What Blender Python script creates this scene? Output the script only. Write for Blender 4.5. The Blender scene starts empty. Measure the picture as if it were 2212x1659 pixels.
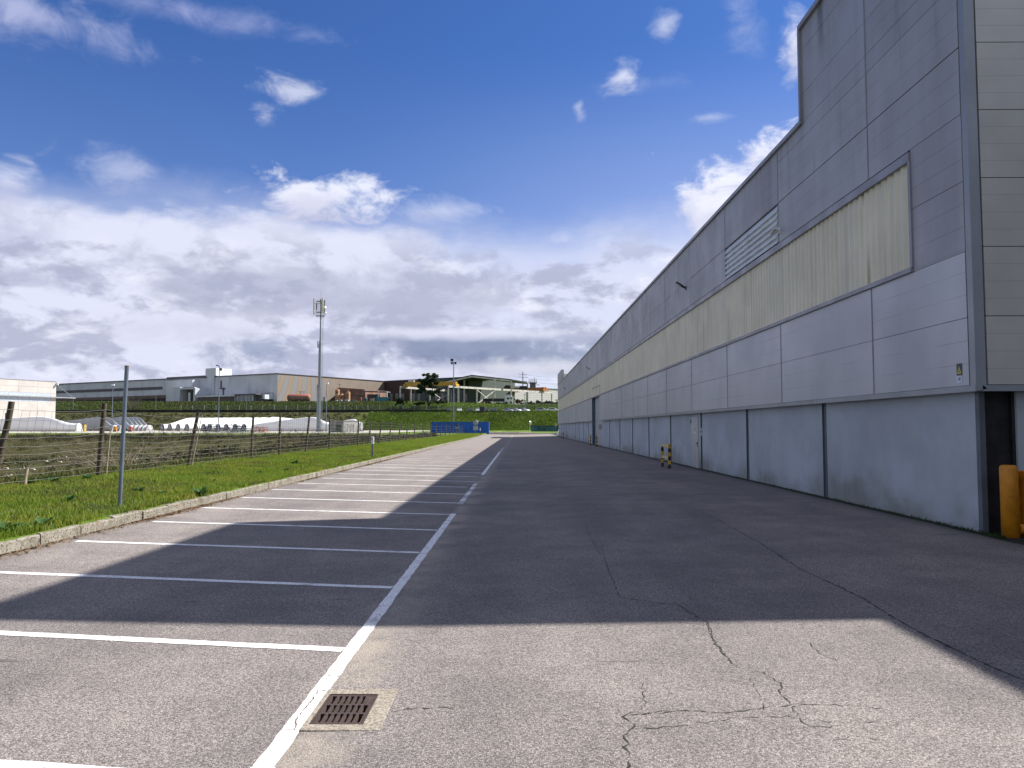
import bpy, math, random
import numpy as np
from mathutils import Vector, Matrix
random.seed(7); RNG = np.random.default_rng(7)
R = math.radians
sc = bpy.context.scene
# ---------------------------------------------------------------- camera, sky, sun, exposure
EYE = 1.75
F, CX, CY = 1661.0, 1106.0, 829.5            # focal length and centre in units of a 2212 px wide picture
PITCH = math.atan(93.5/F); YAW = math.atan(14/F)
cd = bpy.data.cameras.new('camera'); cam = bpy.data.objects.new('camera', cd); sc.collection.objects.link(cam)
cam.location = (0, 0, EYE); cam.rotation_euler = (R(90)+PITCH, 0, YAW)
cd.sensor_width = 36; cd.lens = F/2212*36; cd.clip_start = .05; cd.clip_end = 6000
sc.camera = cam
SUNV = Vector((1.03, .42, 1.0)).normalized()
SUN_EL = math.asin(SUNV.z); SUN_AZ = math.atan2(SUNV.x, SUNV.y)
sd = bpy.data.lights.new('sun', 'SUN'); sun = bpy.data.objects.new('sun', sd); sc.collection.objects.link(sun)
sd.energy = 4.9; sd.angle = R(.55); sd.color = (1, .945, .87)
sun.rotation_euler = (-SUNV).to_track_quat('-Z', 'Y').to_euler()
vs = sc.view_settings; vs.view_transform = 'Standard'; vs.look = 'None'; vs.gamma = 1; vs.exposure = .9
vs.use_curve_mapping = False
sc.render.engine = 'CYCLES'
sc.cycles.max_bounces = 6; sc.cycles.diffuse_bounces = 3; sc.cycles.glossy_bounces = 3
sc.cycles.transparent_max_bounces = 8; sc.cycles.use_denoising = True

class NT:
    """tiny node-tree writer"""
    def __init__(s, nt): s.nt = nt; nt.nodes.clear()
    def n(s, t, **kw):
        nd = s.nt.nodes.new(t)
        for k, v in kw.items(): setattr(nd, k, v)
        return nd
    def put(s, sock, v):
        if v is None: return
        if isinstance(v, bpy.types.NodeSocket): s.nt.links.new(v, sock)
        elif isinstance(v, (tuple, list)) and len(v) == 3 and sock.type == 'RGBA': sock.default_value = (*v, 1)
        else: sock.default_value = v
    def m(s, op, a, b=None, c=None, clamp=False):
        nd = s.n('ShaderNodeMath', operation=op); nd.use_clamp = clamp
        for i, v in enumerate((a, b, c)):
            if v is not None: s.put(nd.inputs[i], v)
        return nd.outputs[0]
    def mix(s, f, a, b, bt='MIX'):
        nd = s.n('ShaderNodeMix', data_type='RGBA', blend_type=bt)
        s.put(nd.inputs[0], f); s.put(nd.inputs[6], a); s.put(nd.inputs[7], b); return nd.outputs[2]
    def ss(s, x, a, b, lo=0., hi=1.):
        nd = s.n('ShaderNodeMapRange', interpolation_type='SMOOTHSTEP')
        for i, v in enumerate((x, a, b, lo, hi)): s.put(nd.inputs[i], v)
        return nd.outputs[0]
    def noise(s, vec, scale, det=4, rough=.55, dist=0.):
        nd = s.n('ShaderNodeTexNoise'); s.put(nd.inputs['Vector'], vec); nd.inputs['Scale'].default_value = scale
        nd.inputs['Detail'].default_value = det; nd.inputs['Roughness'].default_value = rough; nd.inputs['Distortion'].default_value = dist
        return nd.outputs[0]
    def map(s, vec, sca=(1, 1, 1), loc=(0, 0, 0)):
        nd = s.n('ShaderNodeMapping'); s.put(nd.inputs[0], vec); nd.inputs[1].default_value = loc; nd.inputs[3].default_value = sca
        return nd.outputs[0]
    def xyz(s, vec):
        nd = s.n('ShaderNodeSeparateXYZ'); s.put(nd.inputs[0], vec); return nd.outputs
    def pos(s): return s.n('ShaderNodeNewGeometry').outputs['Position']
    def island(s): return s.n('ShaderNodeNewGeometry').outputs['Random Per Island']
    def bump(s, h, strength, dist=.01):
        nd = s.n('ShaderNodeBump'); s.put(nd.inputs['Height'], h); s.put(nd.inputs['Strength'], strength); nd.inputs['Distance'].default_value = dist
        return nd.outputs[0]

# ---- world: Nishita sky with procedural clouds by direction
w = bpy.data.worlds.new('World'); sc.world = w; w.use_nodes = True
T = NT(w.node_tree)
sky = T.n('ShaderNodeTexSky', sky_type='NISHITA'); sky.sun_disc = False; sky.sun_elevation = SUN_EL; sky.sun_rotation = SUN_AZ
sky.ozone_density = 3.2; sky.air_density = 1.0; sky.dust_density = .5; sky.altitude = 100
g = T.n('ShaderNodeTexCoord').outputs['Generated']
gx, gy, gz = T.xyz(g)
az = T.m('ARCTAN2', gx, gy); el = T.m('ARCSINE', gz)
cmb = T.n('ShaderNodeCombineXYZ'); T.put(cmb.inputs[0], az); T.put(cmb.inputs[1], el); T.put(cmb.inputs[2], .3)
ae = cmb.outputs[0]
def ang(x, y):
    v = Vector(((x-CX)/F, (CY-y)/F, -1.0)); v.rotate(cam.rotation_euler); v.normalize()
    return math.atan2(v.x, v.y), math.asin(v.z)
nbig = T.noise(T.map(ae, (1, 2.2, 1)), 5.5, 7, .56, .3)
nfine = T.noise(T.map(ae, (1, 1.6, 1), (3, 1, 0)), 15, 7, .62, .5)
nwisp = T.noise(T.map(ae, (1, 3.5, 1), (7, 2, 0)), 5, 6, .6, 1.2)
blue = T.mix(1.0, sky.outputs[0], (.41, .64, 1.06), 'MULTIPLY')
# pale haze and veil towards the horizon
elw = T.m('ADD', el, T.m('MULTIPLY', T.m('SUBTRACT', nbig, .5), .075))
elw = T.m('ADD', elw, T.m('MULTIPLY', T.m('SUBTRACT', nfine, .5), .03))
veil = T.ss(elw, .30, .185)
thin = T.m('MULTIPLY', T.ss(el, .48, .24), .16)
thin = T.m('MULTIPLY', thin, T.ss(az, -.3, .25, .45, 1.9))
col = T.mix(thin, blue, (5.6, 6.0, 8.0))
# the veil begins higher and sharper on the left
veilL = T.m('MULTIPLY', T.ss(elw, .268, .232), T.ss(az, .1, -.2))
veil = T.m('MAXIMUM', T.m('MULTIPLY', veil, .9), veilL)
col = T.mix(veil, col, (6.5, 6.75, 8.2))
# grey-mauve cloud patches in the low overcast
nG = T.noise(T.map(ae, (1, 1.9, 1), (11, 5, 2)), 8.5, 9, .6, .15)
low = T.m('MULTIPLY', T.ss(el, .27, .19), T.ss(el, -.1, .0))
grey = T.m('MULTIPLY', T.ss(nG, .475, .575), low)
col = T.mix(T.m('MULTIPLY', grey, .85), col, (3.7, 3.95, 5.3))
nH = T.noise(T.map(ae, (1, 2.2, 1), (4, 9, 1)), 10.0, 9, .6, .15)
br = T.m('MULTIPLY', T.ss(nH, .52, .68), low)
col = T.mix(T.m('MULTIPLY', br, .8), col, (7.6, 7.8, 8.8))
# single clouds: (x, y, half width, half height, opacity, colour)
W, G_, D = (7.6, 7.8, 8.9), (5.3, 5.5, 7.0), (2.3, 2.75, 4.1)
CL = [(655,425,150,62,.95,W,.30),(622,200,60,28,.62,W,.45),(580,243,36,25,.55,W,.45),(655,455,110,30,.6,G_,.3),
      (1590,410,135,82,1.,W,.3),(1660,335,75,50,1.,W,.3),(1500,430,55,45,.8,W,.35),(1432,60,30,28,.5,W,.6),(1345,165,36,32,.75,W,.5),
      (1252,242,14,20,.6,W,.55),(1716,95,26,52,.8,W,.45),(1525,255,40,9,.35,W,.6),(1600,60,40,60,.25,W,.6),
      (320,8,300,24,.5,(5.0,5.3,7.8),.6),(70,32,170,44,.55,(6.2,6.4,8.4),.6),(295,380,80,38,.38,W,.6),(20,392,45,28,.6,W,.5),
      (945,458,80,25,.5,W,.5),(20,500,90,75,.65,(4.2,4.4,6.0),.45),(1400,180,90,20,.2,W,.6),
      (590,608,440,58,.72,(4.1,4.35,5.7),.33),(140,600,120,50,.72,(4.0,4.2,5.6),.35),(400,640,110,35,.55,(3.8,4.1,5.4),.4),
      (1020,765,260,50,.92,D,.30),(585,757,120,36,.85,(2.9,3.4,4.8),.32),(1230,790,220,45,.6,(3.0,3.5,4.8),.35),
      (850,660,240,50,.55,(4.5,4.7,6.0),.35),(1000,722,230,14,.65,W,.4),(1100,800,220,26,.7,(7.2,7.3,8.1),.3),
      (420,700,250,40,.6,(6.2,6.3,7.4),.4),(900,810,230,16,.5,(6.8,6.9,7.8),.3)]
for (x, y, hw, hh, op, c, ed) in CL:
    a0, e0 = ang(x, y)
    dx = T.m('DIVIDE', T.m('SUBTRACT', az, a0), hw/F); dy = T.m('DIVIDE', T.m('SUBTRACT', el, e0), hh/F)
    q = T.m('ADD', T.m('MULTIPLY', dx, dx), T.m('MULTIPLY', dy, dy))
    q = T.m('SQRT', q)
    nn = T.m('ADD', T.m('MULTIPLY', T.m('SUBTRACT', nfine, .5), 3.4 if hw < 200 else 2.6), T.m('MULTIPLY', T.m('SUBTRACT', nbig, .5), 2.2))
    q = T.m('SUBTRACT', q, nn)
    f = T.m('MULTIPLY', T.ss(q, 1.0+ed*.8, 1.0-ed*2.2), op)
    shade = T.mix(T.ss(T.m('ADD', dy, T.m('MULTIPLY', T.m('SUBTRACT', nfine, .5), 3.)), -.7, .5), tuple(v*.80 for v in c[:2])+(c[2]*.86,), c)
    col = T.mix(f, col, shade)
# unseen white cloud cover added overhead and behind the viewer to lift the shade
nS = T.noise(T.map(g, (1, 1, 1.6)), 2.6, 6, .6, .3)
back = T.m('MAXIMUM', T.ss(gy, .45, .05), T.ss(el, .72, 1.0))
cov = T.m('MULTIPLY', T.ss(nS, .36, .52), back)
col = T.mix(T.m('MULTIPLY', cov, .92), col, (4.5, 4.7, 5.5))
col = T.mix(T.ss(gz, -.005, -.05), col, (1.2, 1.2, 1.2))
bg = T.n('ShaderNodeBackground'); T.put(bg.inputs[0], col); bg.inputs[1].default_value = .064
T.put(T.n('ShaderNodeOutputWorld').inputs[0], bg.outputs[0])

# ---------------------------------------------------------------- helpers
def link(o, parent=None):
    sc.collection.objects.link(o)
    if parent is not None: o.parent = parent
    return o
def tag(o, label, cat, group=None, kind=None):
    if label: o['label'] = label
    if cat: o['category'] = cat
    if group: o['group'] = group
    if kind: o['kind'] = kind
    return o
def thing(name, label, cat, loc=(0, 0, 0), rz=0, group=None):
    o = link(bpy.data.objects.new(name, None)); o.location = loc; o.rotation_euler = (0, 0, rz)
    o.empty_display_size = .2
    return tag(o, label, cat, group)
def copy_tree(o, parent=None):
    c = o.copy(); sc.collection.objects.link(c); c.parent = parent
    for ch in list(o.children): copy_tree(ch, c)
    return c
class MB:
    def __init__(s): s.v = []; s.f = []; s.mi = []; s.cur = 0; s.smooth = []; s.sm = False
    def add(s, vs_, fs):
        o = len(s.v); s.v += [tuple(p) for p in vs_]
        for f in fs: s.f.append(tuple(i+o for i in f)); s.mi.append(s.cur); s.smooth.append(s.sm)
    def box(s, x0, x1, y0, y1, z0, z1, M=None):
        vs_ = [(x, y, z) for z in (z0, z1) for y in (y0, y1) for x in (x0, x1)]
        if M is not None: vs_ = [tuple(M @ Vector(p)) for p in vs_]
        s.add(vs_, [(0, 2, 3, 1), (4, 5, 7, 6), (0, 1, 5, 4), (2, 6, 7, 3), (0, 4, 6, 2), (1, 3, 7, 5)])
        return s
    def hexa(s, p8):       # 4 bottom, 4 top (ccw)
        s.add(p8, [(3, 2, 1, 0), (4, 5, 6, 7), (0, 1, 5, 4), (1, 2, 6, 5), (2, 3, 7, 6), (3, 0, 4, 7)]); return s
    def tube(s, pts, r, n=6, cap=True, sm=True, r1=None):
        pts = [Vector(p) for p in pts]; N = len(pts); o = len(s.v); old = s.sm; s.sm = sm
        rs = [r]*N if r1 is None else [r+(r1-r)*i/(N-1) for i in range(N)]
        vs_ = []
        for i, p in enumerate(pts):
            d = (pts[min(i+1, N-1)]-pts[max(i-1, 0)]).normalized()
            a = Vector((0, 0, 1)) if abs(d.z) < .9 else Vector((1, 0, 0))
            u = d.cross(a).normalized(); v = d.cross(u).normalized()
            for k in range(n):
                t = 2*math.pi*k/n; vs_.append(p+(u*math.cos(t)+v*math.sin(t))*rs[i])
        fs = [(i*n+k, (i+1)*n+k, (i+1)*n+(k+1) % n, i*n+(k+1) % n) for i in range(N-1) for k in range(n)]
        s.add(vs_, fs); s.sm = False
        if cap: s.add([vs_[k] for k in range(n)], [tuple(range(n))]); s.add([vs_[-n+k] for k in range(n)], [tuple(reversed(range(n)))])
        s.sm = old; return s
    def beam(s, a, b, w_, h_):
        a, b = Vector(a), Vector(b); d = (b-a).normalized()
        up = Vector((0, 0, 1)) if abs(d.z) < .95 else Vector((0, 1, 0))
        u = d.cross(up).normalized()*w_/2; v = u.cross(d).normalized()*h_/2
        s.hexa([a-u-v, a+u-v, b+u-v, b-u-v, a-u+v, a+u+v, b+u+v, b-u+v]); return s
    def lathe(s, prof, c=(0, 0, 0), n=24, M=None):
        old = s.sm; s.sm = True; vs_ = []
        for (r, z) in prof:
            for k in range(n):
                t = 2*math.pi*k/n; p = Vector((r*math.cos(t), r*math.sin(t), z))
                if M is not None: p = M @ p
                vs_.append(p+Vector(c))
        m_ = len(prof)
        s.add(vs_, [(i*n+k, i*n+(k+1) % n, (i+1)*n+(k+1) % n, (i+1)*n+k) for i in range(m_-1) for k in range(n)])
        s.sm = old; return s
    def prism(s, poly, y0, y1, M=None):   # poly in (x, z), extruded along y
        n = len(poly); vs_ = [(x, y0, z) for x, z in poly]+[(x, y1, z) for x, z in poly]
        if M is not None: vs_ = [tuple(M @ Vector(p)) for p in vs_]
        s.add(vs_, [tuple(range(n)), tuple(reversed(range(n, 2*n)))]+[(i, i+n, (i+1) % n+n, (i+1) % n) for i in range(n)]); return s
    def build(s, name, mats, parent=None, loc=None):
        me = bpy.data.meshes.new(name); me.from_pydata(s.v, [], s.f)
        if not isinstance(mats, (list, tuple)): mats = [mats]
        for m_ in mats: me.materials.append(m_)
        me.polygons.foreach_set('material_index', s.mi); me.polygons.foreach_set('use_smooth', s.smooth)
        me.update(); o = bpy.data.objects.new(name, me); link(o, parent)
        if loc is not None: o.location = loc
        return o
def np_mesh(name, V, Fc, mats, parent=None, smooth=False):
    """V (n,3), Fc (m,k) -> object"""
    me = bpy.data.meshes.new(name); V = np.asarray(V, np.float32); Fc = np.asarray(Fc, np.int32); k = Fc.shape[1]
    me.vertices.add(len(V)); me.vertices.foreach_set('co', V.ravel())
    me.loops.add(Fc.size); me.loops.foreach_set('vertex_index', Fc.ravel())
    me.polygons.add(len(Fc)); me.polygons.foreach_set('loop_start', np.arange(0, Fc.size, k, dtype=np.int32))
    if smooth: me.polygons.foreach_set('use_smooth', np.ones(len(Fc), bool))
    if not isinstance(mats, (list, tuple)): mats = [mats]
    for m_ in mats: me.materials.append(m_)
    me.update(calc_edges=True); o = bpy.data.objects.new(name, me); link(o, parent); return o
def mat(name, base, rough=.6, metal=0., var=.12, scale=2., bump=0., bscale=40., spec=.5, col2=None, tint=0., extra=None):
    m_ = bpy.data.materials.new(name); m_.use_nodes = True; t = NT(m_.node_tree); p = t.pos()
    n1 = t.noise(p, scale, 5, .6)
    c2 = col2 or tuple(c*(1-var*2.2) for c in base); c1 = base if col2 else tuple(min(1, c*(1+var)) for c in base)
    c = t.mix(t.ss(n1, .3, .72), c1, c2)
    if tint:
        c = t.mix(1., c, t.mix(t.island(), (1-tint,)*3, (1+tint*.4,)*3), 'MULTIPLY')
    if extra: c = extra(t, p, c)
    b = t.n('ShaderNodeBsdfPrincipled'); t.put(b.inputs['Base Color'], c); b.inputs['Metallic'].default_value = metal
    t.put(b.inputs['Roughness'], t.ss(n1, .2, .8, max(.02, rough-.08), min(1, rough+.08))); b.inputs['Specular IOR Level'].default_value = spec
    if bump: t.put(b.inputs['Normal'], t.bump(t.noise(p, bscale, 4, .6), bump))
    t.put(t.n('ShaderNodeOutputMaterial').inputs[0], b.outputs[0]); return m_
def ray(x, y):
    v = Vector(((x-CX)/F, (CY-y)/F, -1.0)); v.rotate(cam.rotation_euler); return v
def at(x, y, Y):      # the point at world distance Y that is seen in direction (x, y)
    v = ray(x, y); return Vector((0, 0, EYE))+v*(Y/v.y)
def px(x, Y):         # world x at distance Y
    return at(x, 923, Y).x
def zz(y, Y): return at(1106, y, Y).z
# ---------------------------------------------------------------- setting: terrain, asphalt, kerb, paint
def sst(x, a, b):
    t = np.clip((x-a)/(b-a), 0, 1); return t*t*(3-2*t)
def lump(x, y, s, seed):
    r = np.random.default_rng(seed); o = 0
    for k in range(7):
        a = r.uniform(0, 6.28); f = s*r.uniform(.6, 2.2)
        o = o+np.sin(x*math.cos(a)*f+y*math.sin(a)*f+r.uniform(0, 6.28))
    return o/7
def road_z(x, y):
    x = np.asarray(x, float); y = np.asarray(y, float)
    z = .015*np.abs(x+1.31)
    return z+.17*sst(y, 122, 150)
def H(x, y):
    x = np.asarray(x, float); y = np.asarray(y, float)
    z = np.full(np.broadcast(x, y).shape, .10)
    verge = .245+.15*sst(-x, 7.1, 11.6)+.025*lump(x, y, 1.1, 1)*sst(-x, 7.1, 8.)
    gul = sst(-x, 12.2, 20.)
    low = -2.3+2.75*sst(y, 96, 150)+.28*lump(x, y, .35, 2)*(1-sst(y, 130, 150))
    left = verge*(1-gul)+low*gul
    left = left*(1-sst(y, 150, 156))+.5*sst(y, 150, 156)
    z = np.where(x < -6.86, left, z)
    far = sst(y, 168.5, 172)
    z = np.where(x >= -6.86, z*(1-far)+.42*far, z)
    z = np.where((y < 168.5) & (x >= -6.86), -.6, z)
    z = np.where((x >= -6.86) & (y > 168.5), .30+.15*sst(y, 170, 175)+(.5*sst(y, 176, 190)*sst(x, -2, 12)), z)
    t = np.clip((y-305)/17, 0, 1); bank = t*(7.5+.25*lump(x, y, .25, 3)*(t > 0)*(t < 1))
    z = z+bank+.2*sst(y, 322, 326)
    t2 = np.clip((y-338)/13, 0, 1); z = z+t2*(5.1-1.55*sst(x, -50, 12)+.35*lump(x, y, .2, 4)*(t2 < 1))
    return z
xs = np.concatenate([[-2500, -1500, -900, -600, -420], np.arange(-330, -70, 6), np.arange(-70, -24, 1.5), np.arange(-24, -12, .6), np.arange(-12, -6.9, .3), [-6.87, -6.85],
                     np.arange(-4, 60, 8), [80, 120, 200, 400, 900, 2500]])
ys = np.concatenate([[-300, -60, -20], np.arange(-4, 60, .7), np.arange(60, 160, 2), np.arange(160, 200, 1.), np.arange(200, 300, 8), np.arange(300, 356, 1.2), [356, 380, 420, 500, 700, 1200, 3500]])
X, Y = np.meshgrid(xs, ys); Z = H(X, Y)
V = np.stack([X, Y, Z], -1).reshape(-1, 3); nx = len(xs); ny = len(ys)
I = np.arange((ny-1)*(nx-1)); i, j = I // (nx-1), I % (nx-1)
Q = np.stack([i*nx+j, i*nx+j+1, (i+1)*nx+j+1, (i+1)*nx+j], -1)
def ground_extra():
    m_ = bpy.data.materials.new('turf and scrub earth'); m_.use_nodes = True; t = NT(m_.node_tree); p = t.pos(); x, y, z = t.xyz(p)
    nA = t.noise(p, .55, 5, .65); nB = t.noise(p, 4., 5, .7); nC = t.noise(p, .09, 4, .6); nD = t.noise(t.map(p, (1, 1, 1), (31, 4, 2)), 1.3, 5, .7)
    grass = t.mix(t.ss(nB, .3, .7), (.075, .135, .016), (.13, .20, .03))
    grass = t.mix(t.ss(nA, .45, .75), grass, (.15, .17, .035))
    dead = t.mix(t.ss(nD, .35, .65), (.028, .030, .011), (.085, .075, .033))
    dead = t.mix(t.ss(nA, .55, .68), dead, (.05, .06, .015))
    dead = t.mix(t.m('MULTIPLY', t.ss(nD, .60, .68), t.ss(nC, .40, .55)), dead, (.26, .21, .15))
    # left of the fence the hollow is scrubby, nearer the yard green again
    gul = t.m('MULTIPLY', t.ss(x, -12.0, -13.4), t.ss(y, 152, 138))
    c = t.mix(t.m('MULTIPLY', gul, t.ss(nC, .15, .5, .75, 1)), grass, dead)
    # the bank: green on the right, dark brown scrub on the left
    bank = t.m('MULTIPLY', t.ss(y, 303, 306), t.ss(t.m('ADD', x, t.m('MULTIPLY', t.m('SUBTRACT', nC, .5), 30)), -56, -72))
    c = t.mix(t.m('MULTIPLY', t.ss(y, 335, 338), t.ss(x, -20, -60)), c, (.05, .062, .022))
    bank = t.m('MULTIPLY', bank, t.ss(y, 336, 330))
    scrub = t.mix(t.ss(nA, .4, .6), (.045, .05, .018), (.10, .085, .045))
    c = t.mix(bank, c, scrub)
    bm = t.m('MULTIPLY', t.m('MULTIPLY', t.ss(y, 303, 306), t.ss(nA, .45, .62)), .65)
    c = t.mix(bm, c, (.045, .075, .012))
    b = t.n('ShaderNodeBsdfPrincipled'); t.put(b.inputs['Base Color'], c); b.inputs['Roughness'].default_value = .95; b.inputs['Specular IOR Level'].default_value = .1
    t.put(b.inputs['Normal'], t.bump(t.noise(p, 2.2, 6, .75), .9, .25))
    t.put(t.n('ShaderNodeOutputMaterial').inputs[0], b.outputs[0]); return m_
tag(np_mesh('ground', V, Q, ground_extra(), smooth=True), 'green and scrubby earth with a bank beyond the yard', None, None, 'structure')

def asphalt_mat(name='worn grey asphalt', dark=1.):
    m_ = bpy.data.materials.new(name); m_.use_nodes = True; t = NT(m_.node_tree); p = t.pos(); x, y, z = t.xyz(p)
    vo = t.n('ShaderNodeTexVoronoi', feature='F1'); t.put(vo.inputs['Vector'], t.map(p, (1, 1, 0))); vo.inputs['Scale'].default_value = 105
    st = t.xyz(vo.outputs['Color'])[0]
    n0 = t.noise(p, 62, 3, .8); n1 = t.noise(p, 1.1, 5, .6); n2 = t.noise(t.map(p, (1, .12, 1)), .8, 4, .6); n3 = t.noise(p, .25, 3, .5)
    c = t.mix(st, (.10*dark, .091*dark, .085*dark), (.535*dark, .49*dark, .46*dark))
    c = t.mix(t.m('MULTIPLY', t.ss(vo.outputs['Distance'], .0, .6), .55), c, (.115*dark, .105*dark, .098*dark))
    c = t.mix(1., c, t.mix(t.ss(n0, .32, .68), (.76, .76, .77), (1.24, 1.22, 1.21)), 'MULTIPLY')
    c = t.mix(1., c, t.mix(t.ss(n1, .25, .75), (.80, .80, .82), (1.12, 1.11, 1.09)), 'MULTIPLY')
    c = t.mix(1., c, t.mix(t.ss(n2, .3, .7), (.88, .88, .9), (1.08, 1.08, 1.08)), 'MULTIPLY')
    c = t.mix(1., c, t.mix(t.ss(n3, .3, .7), (.86, .86, .88), (1.10, 1.09, 1.07)), 'MULTIPLY')
    # lane is a little darker than the bays; dusty strip along the painted line and by the kerb
    lane = t.m('MULTIPLY', t.ss(x, -1.4, -.9), t.ss(y, 12, 3, 1, .45))
    c = t.mix(lane, c, t.mix(1., c, (.92, .92, .94), 'MULTIPLY'))
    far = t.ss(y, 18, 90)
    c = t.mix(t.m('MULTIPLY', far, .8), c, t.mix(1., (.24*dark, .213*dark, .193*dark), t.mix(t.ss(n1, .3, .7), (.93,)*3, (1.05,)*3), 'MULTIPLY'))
    dust = t.m('MULTIPLY', t.ss(x, -1.42, -1.22), t.ss(t.m('ADD', x, t.m('MULTIPLY', t.m('SUBTRACT', n1, .5), .5)), -.80, -1.2))
    dust = t.m('MULTIPLY', dust, t.ss(t.noise(p, .9, 4, .6), .38, .60))
    c = t.mix(t.m('MULTIPLY', dust, .5), c, t.mix(n0, (.38, .33, .26), (.50, .44, .36)))
    kd = t.ss(t.m('ADD', x, t.m('MULTIPLY', t.m('SUBTRACT', n1, .5), .7)), -6.35, -6.8)
    c = t.mix(t.m('MULTIPLY', kd, .5), c, (.17, .14, .10))
    wl = t.ss(t.m('ADD', x, t.m('MULTIPLY', t.m('SUBTRACT', n1, .5), .6)), 6.5, 7.15)
    c = t.mix(t.m('MULTIPLY', wl, .7), c, t.mix(t.ss(n1, .4, .6), (.035, .045, .025), (.06, .058, .05)))
    gut = t.ss(t.m('ADD', x, t.m('MULTIPLY', t.m('SUBTRACT', n1, .5), .22)), 6.93, 7.02)
    c = t.mix(gut, c, (.014, .018, .011))
    # a few short oil and tyre smears
    sm = t.ss(t.noise(t.map(p, (.7, 5.5, 1), (2, 0, 0)), 1.0, 3, .5), .69, .75)
    c = t.mix(t.m('MULTIPLY', sm, .6), c, (.06, .05, .045))
    b = t.n('ShaderNodeBsdfPrincipled'); t.put(b.inputs['Base Color'], c); b.inputs['Roughness'].default_value = .86; b.inputs['Specular IOR Level'].default_value = .3
    hgt = t.m('ADD', t.m('MULTIPLY', vo.outputs['Distance'], -.7), t.m('MULTIPLY', n0, .9))
    t.put(b.inputs['Normal'], t.bump(hgt, .55, .012))
    t.put(t.n('ShaderNodeOutputMaterial').inputs[0], b.outputs[0]); return m_
ASPH = asphalt_mat()
xr = np.array([-6.86, -4, -1.31, -1.232, -.915, 2, 7.3, 20, 60]); yr = np.array([-60, 0, 4.61, 5.12, 60, 120, 126, 132, 138, 144, 150, 169.])
Xr, Yr = np.meshgrid(xr, yr); Zr = road_z(np.minimum(Xr, 7.3), Yr)
I = np.arange((len(yr)-1)*(len(xr)-1)); n_ = len(xr)-1; i, j = I // n_, I % n_; n_ += 1
keep = ~((i == 2) & (j == 3)); road = np_mesh('parking_lane', np.stack([Xr, Yr, Zr], -1).reshape(-1, 3), np.stack([i*n_+j, i*n_+j+1, (i+1)*n_+j+1, (i+1)*n_+j], -1)[keep], ASPH)
tag(road, 'worn asphalt parking lane beside the long hall', None, None, 'structure')

# painted lines: worn strips, each a little above the asphalt
def paint_mat(name, gaps):
    m_ = bpy.data.materials.new(name); m_.use_nodes = True; t = NT(m_.node_tree); p = t.pos(); x, y, z = t.xyz(p)
    n = t.noise(p, 3.2, 5, .7); n2 = t.noise(p, 60, 3, .7)
    c = t.mix(t.ss(n2, .35, .6), (.58, .58, .61), (.88, .88, .88))
    c = t.mix(t.ss(n, .52, .70), c, (.40, .39, .38))
    b = t.n('ShaderNodeBsdfPrincipled'); t.put(b.inputs['Base Color'], c); b.inputs['Roughness'].default_value = .75; b.inputs['Specular IOR Level'].default_value = .25
    t.put(b.inputs['Normal'], t.bump(n2, .3, .006))
    if gaps:
        a = t.ss(t.m('ADD', t.m('MULTIPLY', t.noise(p, 40, 4, .75), .7), t.m('MULTIPLY', t.noise(p, 3, 4, .7), .3)), gaps-.03, gaps+.03)
        tr = t.n('ShaderNodeBsdfTransparent'); mx = t.n('ShaderNodeMixShader'); t.put(mx.inputs[0], a); t.put(mx.inputs[1], tr.outputs[0]); t.put(mx.inputs[2], b.outputs[0])
        t.put(t.n('ShaderNodeOutputMaterial').inputs[0], mx.outputs[0])
    else: t.put(t.n('ShaderNodeOutputMaterial').inputs[0], b.outputs[0])
    return m_
PAINT = paint_mat('white road paint', .40); WORNP = paint_mat('badly worn white road paint', .50)
def strip(mb, p0, p1, wd, step=.25, jit=.004, dz=.004):
    p0, p1 = Vector(p0), Vector(p1); L = (p1-p0).length; n = max(1, int(L/step)); d = (p1-p0)/L; nn = Vector((-d.y, d.x)); vs_ = []
    for k in range(n+1):
        c = p0+d*L*k/n
        for s_ in (-1, 1):
            q = c+nn*s_*(wd/2+random.uniform(-jit, jit)); vs_.append((q.x, q.y, float(road_z(q.x, q.y))+dz))
    mb.add(vs_, [(2*k, 2*k+1, 2*k+3, 2*k+2) for k in range(n)])
mb = MB(); mb.cur = 0
strip(mb, (-1.315, 3.0), (-1.315, 4.05), .118, .05, .012)
strip(mb, (-1.315, 4.05), (-1.315, 15.7), .112, .10, .006)
mb.cur = 1
strip(mb, (-1.325, 17.6), (-1.325, 24.4), .12, .2)
mb.cur = 0
for a_, b_ in ((18.3, 18.9), (19.9, 20.9), (21.9, 22.5), (23.2, 23.6)): strip(mb, (-1.325, a_), (-1.325, b_), .12, .12, .01, .008)
strip(mb, (-1.325, 28.4), (-1.325, 55.), .13, .4, .01)
mb.cur = 1; strip(mb, (-1.325, 55.), (-1.325, 66.), .12, .4)
mb.build('lane_line', [PAINT, WORNP], road)
for k in range(18):
    y0 = 3.80+2.345*k+(.09 if k == 0 else 0); mb = MB(); mb.cur = 0 if k < 14 else 1
    e = random.uniform(-.08, .05) if k > 7 else 0
    strip(mb, (-6.55+random.uniform(-.1, .08), y0+.53), (-1.38-max(0, e)*4, y0), .12, .12, .005)
    mb.build('bay_line', [PAINT, WORNP], road)
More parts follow.
